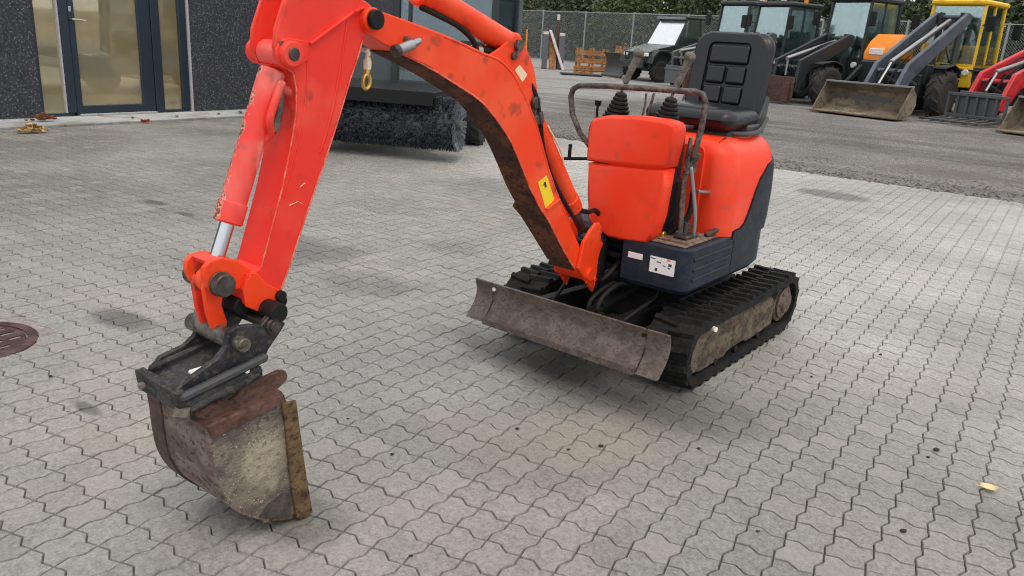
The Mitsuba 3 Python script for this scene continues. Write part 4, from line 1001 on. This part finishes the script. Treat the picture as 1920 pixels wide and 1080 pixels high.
    put(cb, 'roof_lamp', [rbox([x1 - .06, s * w * .62 - .07, z1 + .10], [x1 + .02, s * w * .62 + .07, z1 + .20], .02) for s in (1, -1)], 'lamp_white', 30)
    put(cb, 'beacon', [cyl([x0 + .25, .2, z1 + .10], [x0 + .25, .2, z1 + .24], .055, 12)], 'machine_orange', 30)
    put(cb, 'wiper', [cyl([x1 - .03, .05, z0 + .05], [x1 - .11, -.22, z0 + .62], .012, 6), cyl([x1 - .03, .05, z0 - .02], [x1 - .03, .05, z0 + .08], .018, 6)], 'black_plastic', 30)
    for s in (1, -1):
        put(cb, 'mirror', [tube([[x1 - .10, s * w * .92, z1 - .45], [x1 + .10, s * (w + .18), z1 - .38]], .014, 6), rbox([x1 + .07, s * (w + .20) - .09, z1 - .58], [x1 + .12, s * (w + .20) + .09, z1 - .25], .02)], 'black_plastic', 30)
        put(cb, 'door_handle', box([x0 + .2, s * w - .02, z0 + .02], [x0 + .36, s * w + .03, z0 + .06], .006), 'machine_grey', False)
        put(T_, 'step', [box([x0 + .3, s * (w - .05), r * .95], [x1 - .1, s * (w + .12), r * 1.0], .006), box([x0 + .32, s * (w + .02), r * .95], [x0 + .36, s * (w + .06), r * 1.7], .006)], 'machine_grey', False)
        put(T_, 'arm_hose', [tube([[P0[0] - .05, s * .12, P0[2] - .02], [(P0[0] + P1[0]) / 2, s * .14, (P0[2] + P1[2]) / 2 + .16], [P1[0], s * .12, P1[2] + .12], [P2[0] - .05, s * .14, P2[2] + .22]], .016, 6, 5)], 'hose_rubber', True)
    put(T_, 'exhaust', [cyl([-wb - .1, -.25, zc[0] + .3], [-wb - .1, -.25, zc[0] + .95], .04, 10)], 'machine_dark', 30)
    for s in (1, -1):
        put(T_, 'headlight', [cyl([x1 + .02, s * w * .8, z0 - .18], [x1 + .10, s * w * .8, z0 - .18], .07, 14)], 'lamp_white', 30)
        put(T_, 'mudguard', prism([(-.45, r * 1.7), (-.40, r * 2.05), (-.05, r * 2.25), (.35, r * 2.12), (.36, r * 2.06), (-.05, r * 2.18), (-.36, r * 2.0), (-.40, r * 1.7)], s * (tr / 2 - r * .3), s * (tr / 2 + r * .3), .006), 'machine_dark', 30)
    if sill: put(T_, 'step_box', [rbox([x1 - .10, .02, z0 - .52], [x1 + .04, w, z0 - .06], .03)], sill, 30)
    if attach == 'bucket': gp_bucket(T_, bx + .45, bw, .62, .75)
    elif attach == 'forks':
        fk = put(T_, 'fork_grid', [box([bx - .25, -.62, .10], [bx - .19, .62, .16], .006), box([bx - .25, -.62, .52], [bx - .19, .62, .58], .006)] + [box([bx - .25, y - .025, .05], [bx - .2, y + .025, .58], .006) for y in np.linspace(-.6, .6, 7)], 'machine_grey', False)
        for y in np.linspace(-.55, .55, 6): put(fk, 'tine', prism([(bx - .25, .10), (bx - .2, .04), (bx + .70, .02), (bx + .72, .035), (bx - .18, .10)], y - .03, y + .03, .004), 'machine_grey', False)
        put(fk, 'tie_bar', box([bx + .62, -.60, .042], [bx + .68, .60, .07], .006), 'machine_grey', False)
    elif attach == 'plate':
        put(T_, 'rusty_plate', [box([bx - .24, -.45, .05], [bx - .20, .45, .62], .008), box([bx - .20, -.40, .05], [bx - .02, -.34, .5], .006), box([bx - .20, .34, .05], [bx - .02, .40, .5], .006)], 'bucket_rust', False)
    FRAME[0] = np.eye(4)
    return T_


GL = 'wheel loaders parked in a row on the gravel'
LY = loader('wheel loader with yellow cab frame, slate blue arms and a big muddy bucket', (8.62, 18.40), 221, 'machine_yellow', 'machine_slate', .50, 1.30, 1.95, (-2.75, -1.45), attach='bucket', hood='machine_yellow', reach=2.05, bw=1.85, zc=(1.15, 2.45), group=GL, sill='machine_yellow', cabm='machine_yellow', armz=1.0, post=True)
LC = loader('wheel loader with dark cab standing behind the big muddy bucket and the orange mini loader', (6.75, 20.0), 212, 'machine_dark', 'machine_dark', .46, 1.25, 1.9, (-2.45, -1.15), attach='plate', hood='machine_dark', reach=1.15, zc=(1.15, 2.45), group=GL)
frame(8.52, 19.75, float(gravel_z(np.array([8.52, 19.75]))), 212)
ML = thing('mini_loader', 'small orange hooded mini loader squeezed in behind the big muddy bucket', 'mini loader')
put(ML, 'hood', [prism([(.42, 1.10), (.40, 1.30), (.26, 1.52), (.02, 1.70), (-.22, 1.70), (-.42, 1.52), (-.46, 1.10)], -.40, .40, .07)], 'machine_orange', 30)
put(ML, 'grille', box([.10, .395, 1.46], [-.16, .408, 1.52], .004), 'black_plastic', False)
put(ML, 'badge', box([.35, -.20, 1.22], [.43, .16, 1.36], .01), 'lamp_white', False)
put(ML, 'base', [box([-.5, -.36, .35], [.5, .36, 1.09], .04), obox([.4, .3, 1.0], [1.0, .3, .5], .08, .10), obox([.4, -.3, 1.0], [1.0, -.3, .5], .08, .10)], 'machine_dark', False)
for x in (.34, -.34):
    for s in (1, -1): wheel(ML, x, s * .44, .28, .18, s)
FRAME[0] = np.eye(4)
LB = loader('dark wheel loader just left of the dark cab behind the orange mini loader', (5.3, 21.3), 212, 'machine_dark', 'machine_grey', .46, 1.2, 1.9, (-2.4, -1.1), attach='plate', reach=1.3, zc=(1.1, 2.3), group=GL)
LA = loader('dark wheel loader farthest left in the row, partly hidden by the excavator seat', (4.75, 23.2), 212, 'machine_dark', 'machine_grey', .45, 1.2, 1.9, (-2.4, -1.1), attach='none', reach=1.0, zc=(1.1, 2.35), group=GL, armz=.25)
LR = loader('red armed wheel loader with fork grid and dark cab at the right edge', (10.45, 17.45), 212, 'machine_dark', 'machine_red', .46, 1.25, 1.9, (-2.2, -.95), attach='forks', reach=1.75, zc=(1.1, 2.3), group=GL, rail='bright_steel')
LX = loader('nearest wheel loader, its dirty bucket showing at the right edge', (11.25, 15.55), 212, 'machine_orange', 'machine_red', .48, 1.3, 1.95, (-2.3, -1.0), attach='bucket', reach=2.0, bw=1.7, zc=(1.15, 2.4), group=GL)

# --- utility buggy
frame(4.55, 26.6, float(gravel_z(np.array([4.55, 26.6]))), 214)
UT = thing('utility_buggy', 'dark green utility buggy with sloping windscreen and black roof', 'buggy')
for x in (.95, -.95):
    for s in (1, -1): wheel(UT, x, s * .62, .33, .24, s, tyre='tyre_rubber', n=16)
put(UT, 'chassis', [box([-1.3, -.55, .36], [1.3, .55, .58], .03), box([-.55, -.74, .32], [.45, .74, .52], .03)], 'machine_dark', 30)
put(UT, 'bonnet', loft([np.array([[1.42, y, z] for y, z in ((-.5, .55), (.5, .55), (.52, .85), (-.52, .85))]), np.array([[1.0, y, z] for y, z in ((-.64, .55), (.64, .55), (.62, 1.0), (-.62, 1.0))]), np.array([[.45, y, z] for y, z in ((-.70, .55), (.70, .55), (.68, 1.12), (-.68, 1.12))])]), 'machine_green', False)
put(UT, 'side_panel', [prism([(-1.4, .6), (-1.4, 1.1), (-.55, 1.1), (.45, 1.12), (.45, .55), (-.6, .5)], s * .66, s * .72, .01) for s in (1, -1)], 'machine_green', 30)
put(UT, 'cargo_bed', [box([-1.5, -.70, .72], [-.60, .70, .80], .01), box([-1.5, -.70, .8], [-1.44, .70, 1.1], .01)], 'machine_dark', 30)
put(UT, 'roll_cage', [tube([[.42, s * .66, 1.10], [-.05, s * .60, 1.92], [-.62, s * .60, 1.94], [-.68, s * .66, .85]], .035, 8, 0) for s in (1, -1)] + [cyl([-.05, -.6, 1.92], [-.05, .6, 1.92], .03), cyl([-.62, -.6, 1.94], [-.62, .6, 1.94], .03)], 'machine_dark', 30)
put(UT, 'roof', rbox([-.78, -.66, 1.93], [.10, .66, 2.0], .03), 'machine_dark', 30)
put(UT, 'roof_trim', box([.02, -.64, 1.90], [.12, .64, 1.97], .01), 'sill_grey', False)
scene['clear_screen'] = {'type': 'blendbsdf', 'weight': .72, 'a': {'type': 'thindielectric', 'int_ior': 1.5}, 'b': {'type': 'twosided', 'bsdf': {'type': 'roughconductor', 'alpha': .08, 'specular_reflectance': {'type': 'rgb', 'value': [.9, .93, .95]}}}}
put(UT, 'windscreen', hull([[.42, -.62, 1.13], [.42, .62, 1.13], [-.02, .57, 1.90], [-.02, -.57, 1.90], [.41, -.62, 1.12], [.41, .62, 1.12], [-.03, .57, 1.89], [-.03, -.57, 1.89]]), 'clear_screen', False)
put(UT, 'side_window', [hull([[.34, s * .655, 1.13], [-.62, s * .655, 1.13], [-.60, s * .61, 1.88], [-.10, s * .61, 1.88], [.34, s * .65, 1.13], [-.62, s * .65, 1.13], [-.60, s * .605, 1.88], [-.10, s * .605, 1.88]]) for s in (1,)], 'cab_glass', False)
put(UT, 'driver_seat', [rbox([-.58, -.55, .58], [-.1, .55, .78], .05), rbox([-.66, -.55, .7], [-.52, .55, 1.4], .05)], 'black_plastic', 40)
put(UT, 'bumper', [box([1.40, -.45, .38], [1.50, .45, .62], .02), tube([[1.45, -.4, .6], [1.52, -.38, .85], [1.52, .38, .85], [1.45, .4, .6]], .025)], 'machine_dark', 30)
for s in (1, -1): put(UT, 'headlight', box([1.36, s * .46 - .10, .74], [1.44, s * .46 + .10, .84], .02), 'lamp_white', False)
put(UT, 'mudguard', [prism([(.50, .55), (.56, .74), (.80, .90), (1.15, .88), (1.32, .70), (1.36, .55), (1.40, .55), (1.36, .76), (1.18, .95), (.78, .97), (.50, .80), (.46, .55)], s * .50, s * .78, .01) for s in (1, -1)], 'machine_dark', 30)
FRAME[0] = np.eye(4)
# --- dark snow plough standing left of the buggy
frame(3.25, 27.6, .18, 200)
SP = thing('snow_plough', 'dark blue snow plough attachment resting on the gravel left of the buggy', 'plough')
pr_ = [(.42, .02), (.30, .12), (.24, .36), (.28, .62), (.40, .78), (.43, .77), (.32, .62), (.28, .36), (.33, .14), (.44, .05)]
put(SP, 'mouldboard', prism(pr_, -.75, .70, .006), 'machine_dark', 40)
put(SP, 'frame', [obox([.28, -.4, .4], [-.7, -.25, .62], .10, .12), obox([.28, .4, .4], [-.7, .25, .62], .10, .12), box([-.78, -.42, .25], [-.68, .42, .95], .01), obox([.3, 0, .62], [-.7, 0, .90], .08, .08)], 'machine_dark', False)
put(SP, 'stand', [cyl([-.2, -.5, .0], [-.2, -.5, .6], .03), cyl([-.2, .5, .0], [-.2, .5, .6], .03)], 'machine_grey', 30)
put(SP, 'edge_strip', box([.40, -.76, .0], [.46, .71, .06], .006), 'cutter_rust', False)
FRAME[0] = np.eye(4)

# ------------------------------------------------------------------ sweeper by the wall
mat('sweeper_teal', (.070, .090, .100), .4)
mat('bristle', grunge((.018, .022, .030), (.075, .085, .105), (.01, .012, .016), 30, .5), .6)
mat('bristle_tip', (.13, .145, .17), .6)
frame(-1.42, 8.85, 0, 261)
SWP = thing('sweeper_machine', 'dark slate utility machine with glazed cab standing by the building wall', 'utility vehicle')
# local x forward (towards the camera), y to its left (image right)
put(SWP, 'lower_body', [box([-2.6, -.75, .30], [-.62, .62, .58], .02), box([-2.4, -.80, .56], [-.72, .15, .98], .04)], 'sweeper_teal', 30)
cbs = put(SWP, 'cab', [obox([-.70, -.22, .55], [-.78, -.22, 2.3], .07, .07), obox([-.70, .93, .55], [-.78, .93, 2.3], .07, .07), obox([-.70, -.06, .92], [-.78, -.06, 2.3], .035, .03), obox([-2.1, -.22, .55], [-2.1, -.22, 2.3], .07, .07), obox([-2.1, .93, .55], [-2.1, .93, 2.3], .07, .07),
     box([-2.15, -.26, 2.28], [-.70, .97, 2.38], .03), box([-2.1, -.22, .55], [-.69, .93, .66], .02), obox([-.72, .30, .66], [-.72, .16, 1.0], .03, .02), box([-.72, .55, 1.06], [-.685, .93, 1.14], .01)], 'machine_dark', 30)
scene['sweeper_glass'] = {'type': 'blendbsdf', 'weight': .30, 'a': {'type': 'thindielectric', 'int_ior': 1.5}, 'b': {'type': 'twosided', 'bsdf': {'type': 'roughconductor', 'alpha': .06, 'specular_reflectance': {'type': 'rgb', 'value': [.30, .38, .42]}}}}
put(cbs, 'windscreen', hull([[-.715, -.18, .66], [-.715, .90, .66], [-.785, .90, 2.28], [-.785, -.18, 2.28], [-.722, -.18, .66], [-.722, .90, .66], [-.792, .90, 2.28], [-.792, -.18, 2.28]]), 'sweeper_glass', False)
put(cbs, 'side_window', box([-2.06, .925, .66], [-.76, .932, 2.28], 0), 'sweeper_glass', False)
put(cbs, 'side_window', box([-2.06, -.225, .98], [-.76, -.218, 2.28], 0), 'sweeper_glass', False)
put(SWP, 'driver_seat', [rbox([-1.7, .1, .6], [-1.3, .6, .8], .05), rbox([-1.8, .1, .7], [-1.65, .6, 1.5], .05), box([-1.1, .0, .6], [-.85, .8, .95], .03)], 'sweeper_teal', 40)
put(SWP, 'rear_panel', box([-2.5, -.24, .58], [-2.12, .95, 2.3], .02), 'sweeper_teal', 30)
for y in (-.62, .80):
    for x in (-.55, -2.0): wheel(SWP, x, y, .245, .20, 1 if y > 0 else -1, rim='plank_white', tyre='tyre_rubber', n=14)
put(SWP, 'side_tank', [rbox([-.62, .76, .26], [-.36, .98, .50], .06, 3)], 'plank_white', 40)
put(SWP, 'broom_carrier', [box([-.20, -.80, .60], [1.10, .74, .67], .01), obox([-.5, -.2, .45], [.6, -.2, .62], .12, .10), obox([-.5, .3, .45], [.6, .3, .62], .12, .10), box([1.08, -.80, .54], [1.11, .74, .67], .004), box([.78, .72, .30], [1.0, .75, .62], .006)], 'black_plastic', False)
FRAME[0] = np.eye(4)
# rotary broom: bristles as real thin spikes round a core
frame(-1.32, 7.98, .095, 261)
BRM = thing('rotary_broom', 'wide black rotary brush carried in front of the sweeper machine', 'brush')
r0 = .262; put(BRM, 'core', cyl([0, -.86, r0], [0, .69, r0], .20, 28, .01), 'bristle', 40)
nb = 5200; yb_ = RNG.uniform(-.85, .68, nb); a = RNG.uniform(0, 2 * np.pi, nb); L = r0 * RNG.uniform(.94, 1.0, nb)
b0 = np.c_[.19 * np.sin(a), yb_, r0 + .19 * np.cos(a)]; tip = np.c_[L * np.sin(a + RNG.normal(0, .045, nb)), yb_ + RNG.normal(0, .02, nb), 0 * a]
tip[:, 2] = r0 + np.sqrt(np.maximum(L ** 2 - tip[:, 0] ** 2, 0)) * np.sign(np.cos(a)); tip[:, 2] = np.maximum(tip[:, 2], .003)
e = RNG.normal(0, 1, (nb, 3)); e /= np.linalg.norm(e, axis=1, keepdims=True); e *= .007
f = np.cross(e, tip - b0); f /= np.linalg.norm(f, axis=1, keepdims=True); f *= .007
V = np.stack([b0 + e, b0 - e, b0 + f, tip + e * .8, tip - e * .8, tip + f * .8], 1).reshape(-1, 3)
Fq = np.array([[0, 1, 4], [0, 4, 3], [1, 2, 5], [1, 5, 4], [2, 0, 3], [2, 3, 5], [3, 4, 5]])
put(BRM, 'bristles', trimesh.Trimesh(V, (Fq[None] + 6 * np.arange(nb)[:, None, None]).reshape(-1, 3), process=False), 'bristle', False, kind='stuff')
ne = 420; a = RNG.uniform(0, 2 * np.pi, ne); u = RNG.uniform(.16, .20, ne); w = RNG.uniform(.25, r0, ne)
p0 = np.c_[u * np.sin(a), np.full(ne, .69), r0 + u * np.cos(a)]; p1 = np.c_[w * np.sin(a + RNG.normal(0, .05, ne)), .70 + RNG.uniform(0, .03, ne), r0 + w * np.cos(a)]; p1[:, 2] = np.maximum(p1[:, 2], .004)
e = RNG.normal(0, 1, (ne, 3)); e /= np.linalg.norm(e, axis=1, keepdims=True); e *= .005; f = np.cross(e, p1 - p0); f /= np.linalg.norm(f, axis=1, keepdims=True); f *= .005
V = np.stack([p0 + e, p0 - e, p0 + f, p1 + e, p1 - e, p1 + f], 1).reshape(-1, 3)
put(BRM, 'end_bristles', trimesh.Trimesh(V, (Fq[None] + 6 * np.arange(ne)[:, None, None]).reshape(-1, 3), process=False), 'bristle_tip', False, kind='stuff')
put(BRM, 'axle', cyl([0, .68, r0], [0, .74, r0], .05, 14), 'machine_grey', 30)
FRAME[0] = np.eye(4)

# ------------------------------------------------------------------ yard clutter near the fence
def at(x, y, deg=0): frame(x, y, float(gravel_z(np.array([x, y]))) + .0, deg)


at(.95, 30.6, 10)
for (x, h, lb) in ((-.30, 1.22, 'grey concrete post with white top standing left of the white plank'), (.32, 1.20, 'grey concrete post with white top standing right of the white plank')):
    k = thing('concrete_post', lb, 'post', 'posts leaning by the fence')
    put(k, 'shaft', obox([x, 0, 0], [x + .02, .12, h], .20, .18), 'post_grey', False); put(k, 'cap', obox([x + .02, .12, h], [x + .021, .125, h + .10], .20, .18), 'plank_white', False)
k = thing('white_plank', 'pale plank leaning diagonally between two grey posts', 'plank'); put(None, k, obox([.38, -.25, .0], [-.12, .16, 1.38], .16, .04), 'plank_white', False)
k = thing('brown_board', 'brown board leaning behind the white plank', 'board'); put(None, k, obox([-.02, -.1, 0], [.0, .2, 1.1], .22, .05), 'crate_wood', False)
k = thing('rusty_pole', 'rusty pole with pale top rising behind the posts', 'pole'); put(k, 'shaft', cyl([.25, .3, 0], [.22, .45, 1.75], .05, 12), 'bucket_rust', 30); put(k, 'tip', cyl([.22, .45, 1.75], [.219, .455, 1.95], .055, 12), 'plank_white', 30)
at(-.05, 29.5, 0)
k = thing('orange_board', 'orange board standing upright behind the excavator boom', 'board'); put(None, k, obox([0, 0, 0], [.0, .05, 1.35], .42, .05), 'machine_orange', False)


def crate(x, y, deg, w, d, h, lb, m='crate_wood', nz=3):
    at(x, y, deg); k = thing('wooden_crate', lb, 'crate', 'orange crates by the fence')
    for i in range(nz):
        z = h * i / nz
        for s in (-1, 1):
            put(k, 'slat', box([-w / 2, s * d / 2 - .012, z + .02], [w / 2, s * d / 2 + .012, z + h / nz * .62], .004), m, False)
            put(k, 'slat', box([s * w / 2 - .012, -d / 2 + .013, z + .02], [s * w / 2 + .012, d / 2 - .013, z + h / nz * .62], .004), m, False)
    for sx in (-1, 0, 1):
        for sy in (-1, 1): put(k, 'corner_post', box([sx * (w / 2 - .05) - .04, sy * (d / 2 - .055) - .04, 0], [sx * (w / 2 - .05) + .04, sy * (d / 2 - .055) + .04, h], .004), m, False)
    put(k, 'base', box([-w / 2 + .02, -d / 2 + .02, .03], [w / 2 - .02, d / 2 - .02, .06], 0), m, False); FRAME[0] = np.eye(4)


crate(2.42, 31.0, 6, 1.10, .8, .82, 'tall orange slatted crate beside the rusty pole')
crate(1.98, 28.6, 4, .62, .5, .26, 'low orange crate in front of the tall one')
crate(3.75, 31.5, 8, .7, .6, .95, 'orange crate half hidden behind the snow plough')
at(1.9, 27.3, 4); k = thing('steel_plate', 'dark steel plate lying flat on the gravel before the crates', 'plate'); put(None, k, box([-.75, -.35, .01], [.6, .35, .06], .01), 'machine_dark', False); FRAME[0] = np.eye(4)

# ------------------------------------------------------------------ fence and trees
FA, FB = np.array([-9.0, 53.0]), np.array([22.0, 15.8])
fd = FB - FA; FL = np.linalg.norm(fd); fd /= FL
FN = thing('chain_link_fence', 'grey chain link fence with steel posts along the back of the lot', 'fence')
npz = 17
for i in range(npz):
    p = FA + fd * FL * i / (npz - 1); z = float(gravel_z(p))
    put(FN, 'post', [cyl([*p, z - .1], [*p, z + 2.32], .04, 8)], 'galvanised', 30)
wires = []
ng = int(FL / .085)
pz = lambda s: float(gravel_z(FA + fd * s))
H_ = 2.2
S0 = np.arange(-int(H_ / .085), ng) * .085
for sg in (1, -1):
    a = S0 if sg > 0 else S0 + H_; b = a + sg * H_
    t0 = np.clip(a, 0, FL); t1 = np.clip(b, 0, FL)
    za = np.abs(t0 - a); zb_ = np.abs(t1 - a)
    okw = np.abs(t1 - t0) > .05
    for q0, q1, z0, z1 in zip(t0[okw], t1[okw], za[okw], zb_[okw]):
        A = np.r_[FA + fd * q0, pz(q0) + .05 + z0]; B = np.r_[FA + fd * q1, pz(q1) + .05 + z1]
        wires.append((A, B))
A = np.array([w[0] for w in wires]); B = np.array([w[1] for w in wires]); n_ = np.array([fd[1], -fd[0], 0]); d_ = B - A; d_ /= np.linalg.norm(d_, axis=1, keepdims=True)
pp = np.cross(d_, n_); rw = .0032
V = np.stack([A + pp * rw, A - pp * rw * .5 + n_ * rw, A - pp * rw * .5 - n_ * rw, B + pp * rw, B - pp * rw * .5 + n_ * rw, B - pp * rw * .5 - n_ * rw], 1).reshape(-1, 3)
put(FN, 'wire_mesh', trimesh.Trimesh(V, (Fq[None, :6] + 6 * np.arange(len(A))[:, None, None]).reshape(-1, 3), process=False), 'galvanised', False, kind='stuff')
put(FN, 'top_rail', cyl([*FA, pz(0) + 2.27], [*FB, pz(FL) + 2.27], .022, 6), 'galvanised', 30)

LEAF = [mat('leaf_dark', (.036, .058, .022), .55), mat('leaf_mid', (.065, .095, .032), .55), mat('leaf_olive', (.085, .095, .030), .6), mat('leaf_rust', (.14, .085, .03), .6)]
mat('bark', (.06, .05, .04), .9)


def leaves(n, cen, rad, size, rng):
    """leaf faces clustered on clumps spread through an ellipsoid crown"""
    nc = max(10, n // 90)
    cl = rng.normal(0, 1, (nc, 3)); cl /= np.linalg.norm(cl, axis=1, keepdims=True); cl *= rng.uniform(.45, 1.0, (nc, 1)) ** .6
    cl = cl * rad + cen
    P = cl[rng.integers(0, nc, n)] + rng.normal(0, 1, (n, 3)) * np.array(rad) * .17
    P[:, 2] = np.maximum(P[:, 2], cen[2] - rad[2] * 1.02)
    e = rng.normal(0, 1, (n, 3)); e /= np.linalg.norm(e, axis=1, keepdims=True); f = np.cross(e, rng.normal(0, 1, (n, 3))); f /= np.linalg.norm(f, axis=1, keepdims=True)
    s = size * rng.uniform(.6, 1.3, (n, 1))
    V = np.stack([P - e * s, P + f * s * .5, P + e * s, P - f * s * .5], 1).reshape(-1, 3)
    k = 4 * np.arange(n)[:, None]
    return trimesh.Trimesh(V, np.vstack([k + [0, 1, 2], k + [0, 2, 3]]), process=False)


tg = np.random.default_rng(11)
KIND = ['dark green dense tree behind the fence', 'mid green tree behind the fence', 'olive green tree turning yellow behind the fence', 'tree with rust brown autumn leaves behind the fence']
for row, (off, nrow, hh) in enumerate(((2.2, 16, 3.6), (5.5, 13, 6.5))):
    for i in range(nrow):
        s = FL * (i + .5 + tg.uniform(-.25, .25)) / nrow; p = FA + fd * s + np.array([-fd[1], fd[0]]) * (off + tg.uniform(-.5, .5)); z = float(gravel_z(p)) - .05
        hq = hh * tg.uniform(.85, 1.15); kd = int(tg.choice([0, 0, 1, 1, 2, 3], p=[.25, .25, .2, .15, .1, .05]))
        t_ = thing('fence_tree' if row == 0 else 'tall_tree', ('low ' if row == 0 else 'tall ') + KIND[kd], 'tree', ('low ' if row == 0 else 'tall ') + KIND[kd] + 's')
        tr_ = [[p[0], p[1], z], [p[0] + tg.normal(0, .1), p[1], z + hq * .4], [p[0] + tg.normal(0, .2), p[1] + tg.normal(0, .2), z + hq * .85]]
        limbs = [tube(spline(tr_, 4), np.linspace(.13, .03, 9), 7)]
        for _ in range(5):
            q = np.array(tr_[0]) + (np.array(tr_[2]) - tr_[0]) * tg.uniform(.25, .8); limbs.append(tube([q, q + [tg.normal(0, .5), tg.normal(0, .5), .5], q + [tg.normal(0, 1.0), tg.normal(0, 1.0), 1.1]], [.045, .03, .012], 5))
        put(t_, 'trunk', limbs, 'bark', True)
        rad = np.array([1.7, 1.7, hq * .52]) if row == 0 else np.array([2.2, 2.2, hq * .50])
        put(t_, 'crown', leaves(7500 if row == 0 else 6000, np.array([p[0], p[1], z + hq * (.48 if row == 0 else .55)]), rad, .10 if row == 0 else .14, tg), LEAF[kd], False)

# ------------------------------------------------------------------ leaves and specks lying about
mat('leaf_yellow', (.72, .56, .30), .6); mat('leaf_brown', (.30, .16, .06), .7); mat('leaf_red', (.32, .09, .05), .7); mat('clod', (.030, .027, .025), .9)


def leaf_mesh(x, y, size, rot, curl, z=.004):
    u = np.linspace(0, 1, 7); w = np.sin(np.pi * np.clip(u * .92 + .04, 0, 1)) ** .8 * .42; V = []
    for i, t in enumerate(u):
        for s in (-1, 0, 1):
            V.append([t - .5, s * w[i], curl * (abs(s) * .16 + .25 * (t - .5) ** 2)])
    V = np.array(V) * size; c, s_ = math.cos(rot), math.sin(rot)
    V = np.c_[V[:, 0] * c - V[:, 1] * s_ + x, V[:, 0] * s_ + V[:, 1] * c + y, V[:, 2] + z]; F = []
    for i in range(6):
        for j in range(2): a = i * 3 + j; F += [[a, a + 1, a + 4], [a, a + 4, a + 3]]
    st = tube([[x - size * .5 * c, y - size * .5 * s_, z + .002], [x - size * .8 * c, y - size * .8 * s_, z + .004]], size * .02, 5)
    return cat_([trimesh.Trimesh(V, F, process=False), st])


put(None, thing('fallen_leaf', 'single yellow fallen leaf lying on the paving at lower right', 'leaf'), leaf_mesh(1.46, 2.11, .047, -.5, 1.2), 'leaf_yellow', True)
put(None, thing('fallen_leaf', 'small red brown leaf at the foot of the kerb before the door', 'leaf'), leaf_mesh(*wxy(-.15, .80), .10, .8, 2.2), 'leaf_red', True)
for nm, lb, s, d, n, sp, m_ in (('leaf_heap', 'heap of tan dead leaves on the paving left of the door', -1.55, 1.10, 44, (.12, .045), ('leaf_brown', 'leaf_yellow')), ('leaf_heap', 'small heap of reddish leaves against the wall left of the door step', -1.08, .36, 34, (.09, .05), ('leaf_red', 'leaf_brown'))):
    k = thing(nm, lb, 'leaf heap')
    for j, mm in enumerate(m_):
        ms = []
        for _ in range(n // 2):
            a, b = RNG.normal(0, .55), RNG.normal(0, .55); x, y = wxy(s + a * sp[0], d + b * sp[1]); ms.append(leaf_mesh(x, y, RNG.uniform(.04, .075), RNG.uniform(0, 6.3), RNG.uniform(.5, 2.5), .012 + RNG.uniform(0, .07) * math.exp(-a * a - b * b) + (.012 if d < .6 else 0)))
        put(k, 'leaves', ms, mm, True, kind='stuff')
for (s, d, sz, m_) in ((1.45, .42, .07, 'leaf_brown'), (1.62, .36, .06, 'leaf_red'), (1.75, .45, .06, 'leaf_brown'), (1.9, .38, .07, 'leaf_red'), (.45, .5, .05, 'leaf_brown'), (1.1, .44, .05, 'leaf_brown'), (-.1, .46, .05, 'leaf_red'), (1.3, .78, .09, 'leaf_brown')):
    put(None, thing('apron_leaf', 'small brown or red dead leaf lying on the concrete by the wall', 'leaf', 'dead leaves on the concrete by the wall'), leaf_mesh(*wxy(s, d), sz, RNG.uniform(0, 6), 2, .016), m_, True)
for x, y, s in ((1.092, 1.861, .012), (1.419, 2.344, .013), (-.324, 2.092, .009), (.308, 2.224, .011), (.046, 2.305, .009), (.205, 2.19, .008), (.687, 1.815, .008), (1.368, 2.293, .008), (-1.555, 2.467, .010), (.621, 2.251, .009), (-.5, 2.3, .006), (1.2, 2.9, .008), (1.6, 3.2, .009), (-.2, 1.62, .007)):
    m = ico.copy(); m.vertices = m.vertices * np.array([1.2, .8, .55]) * s * .7 * RNG.uniform(.75, 1.25, m.vertices.shape) + [x, y, s * .35]
    put(None, thing('dirt_clod', 'tiny dark lump of dirt on the paving in the foreground', 'dirt clod', 'dark specks of dirt on the paving'), m, 'clod', False)
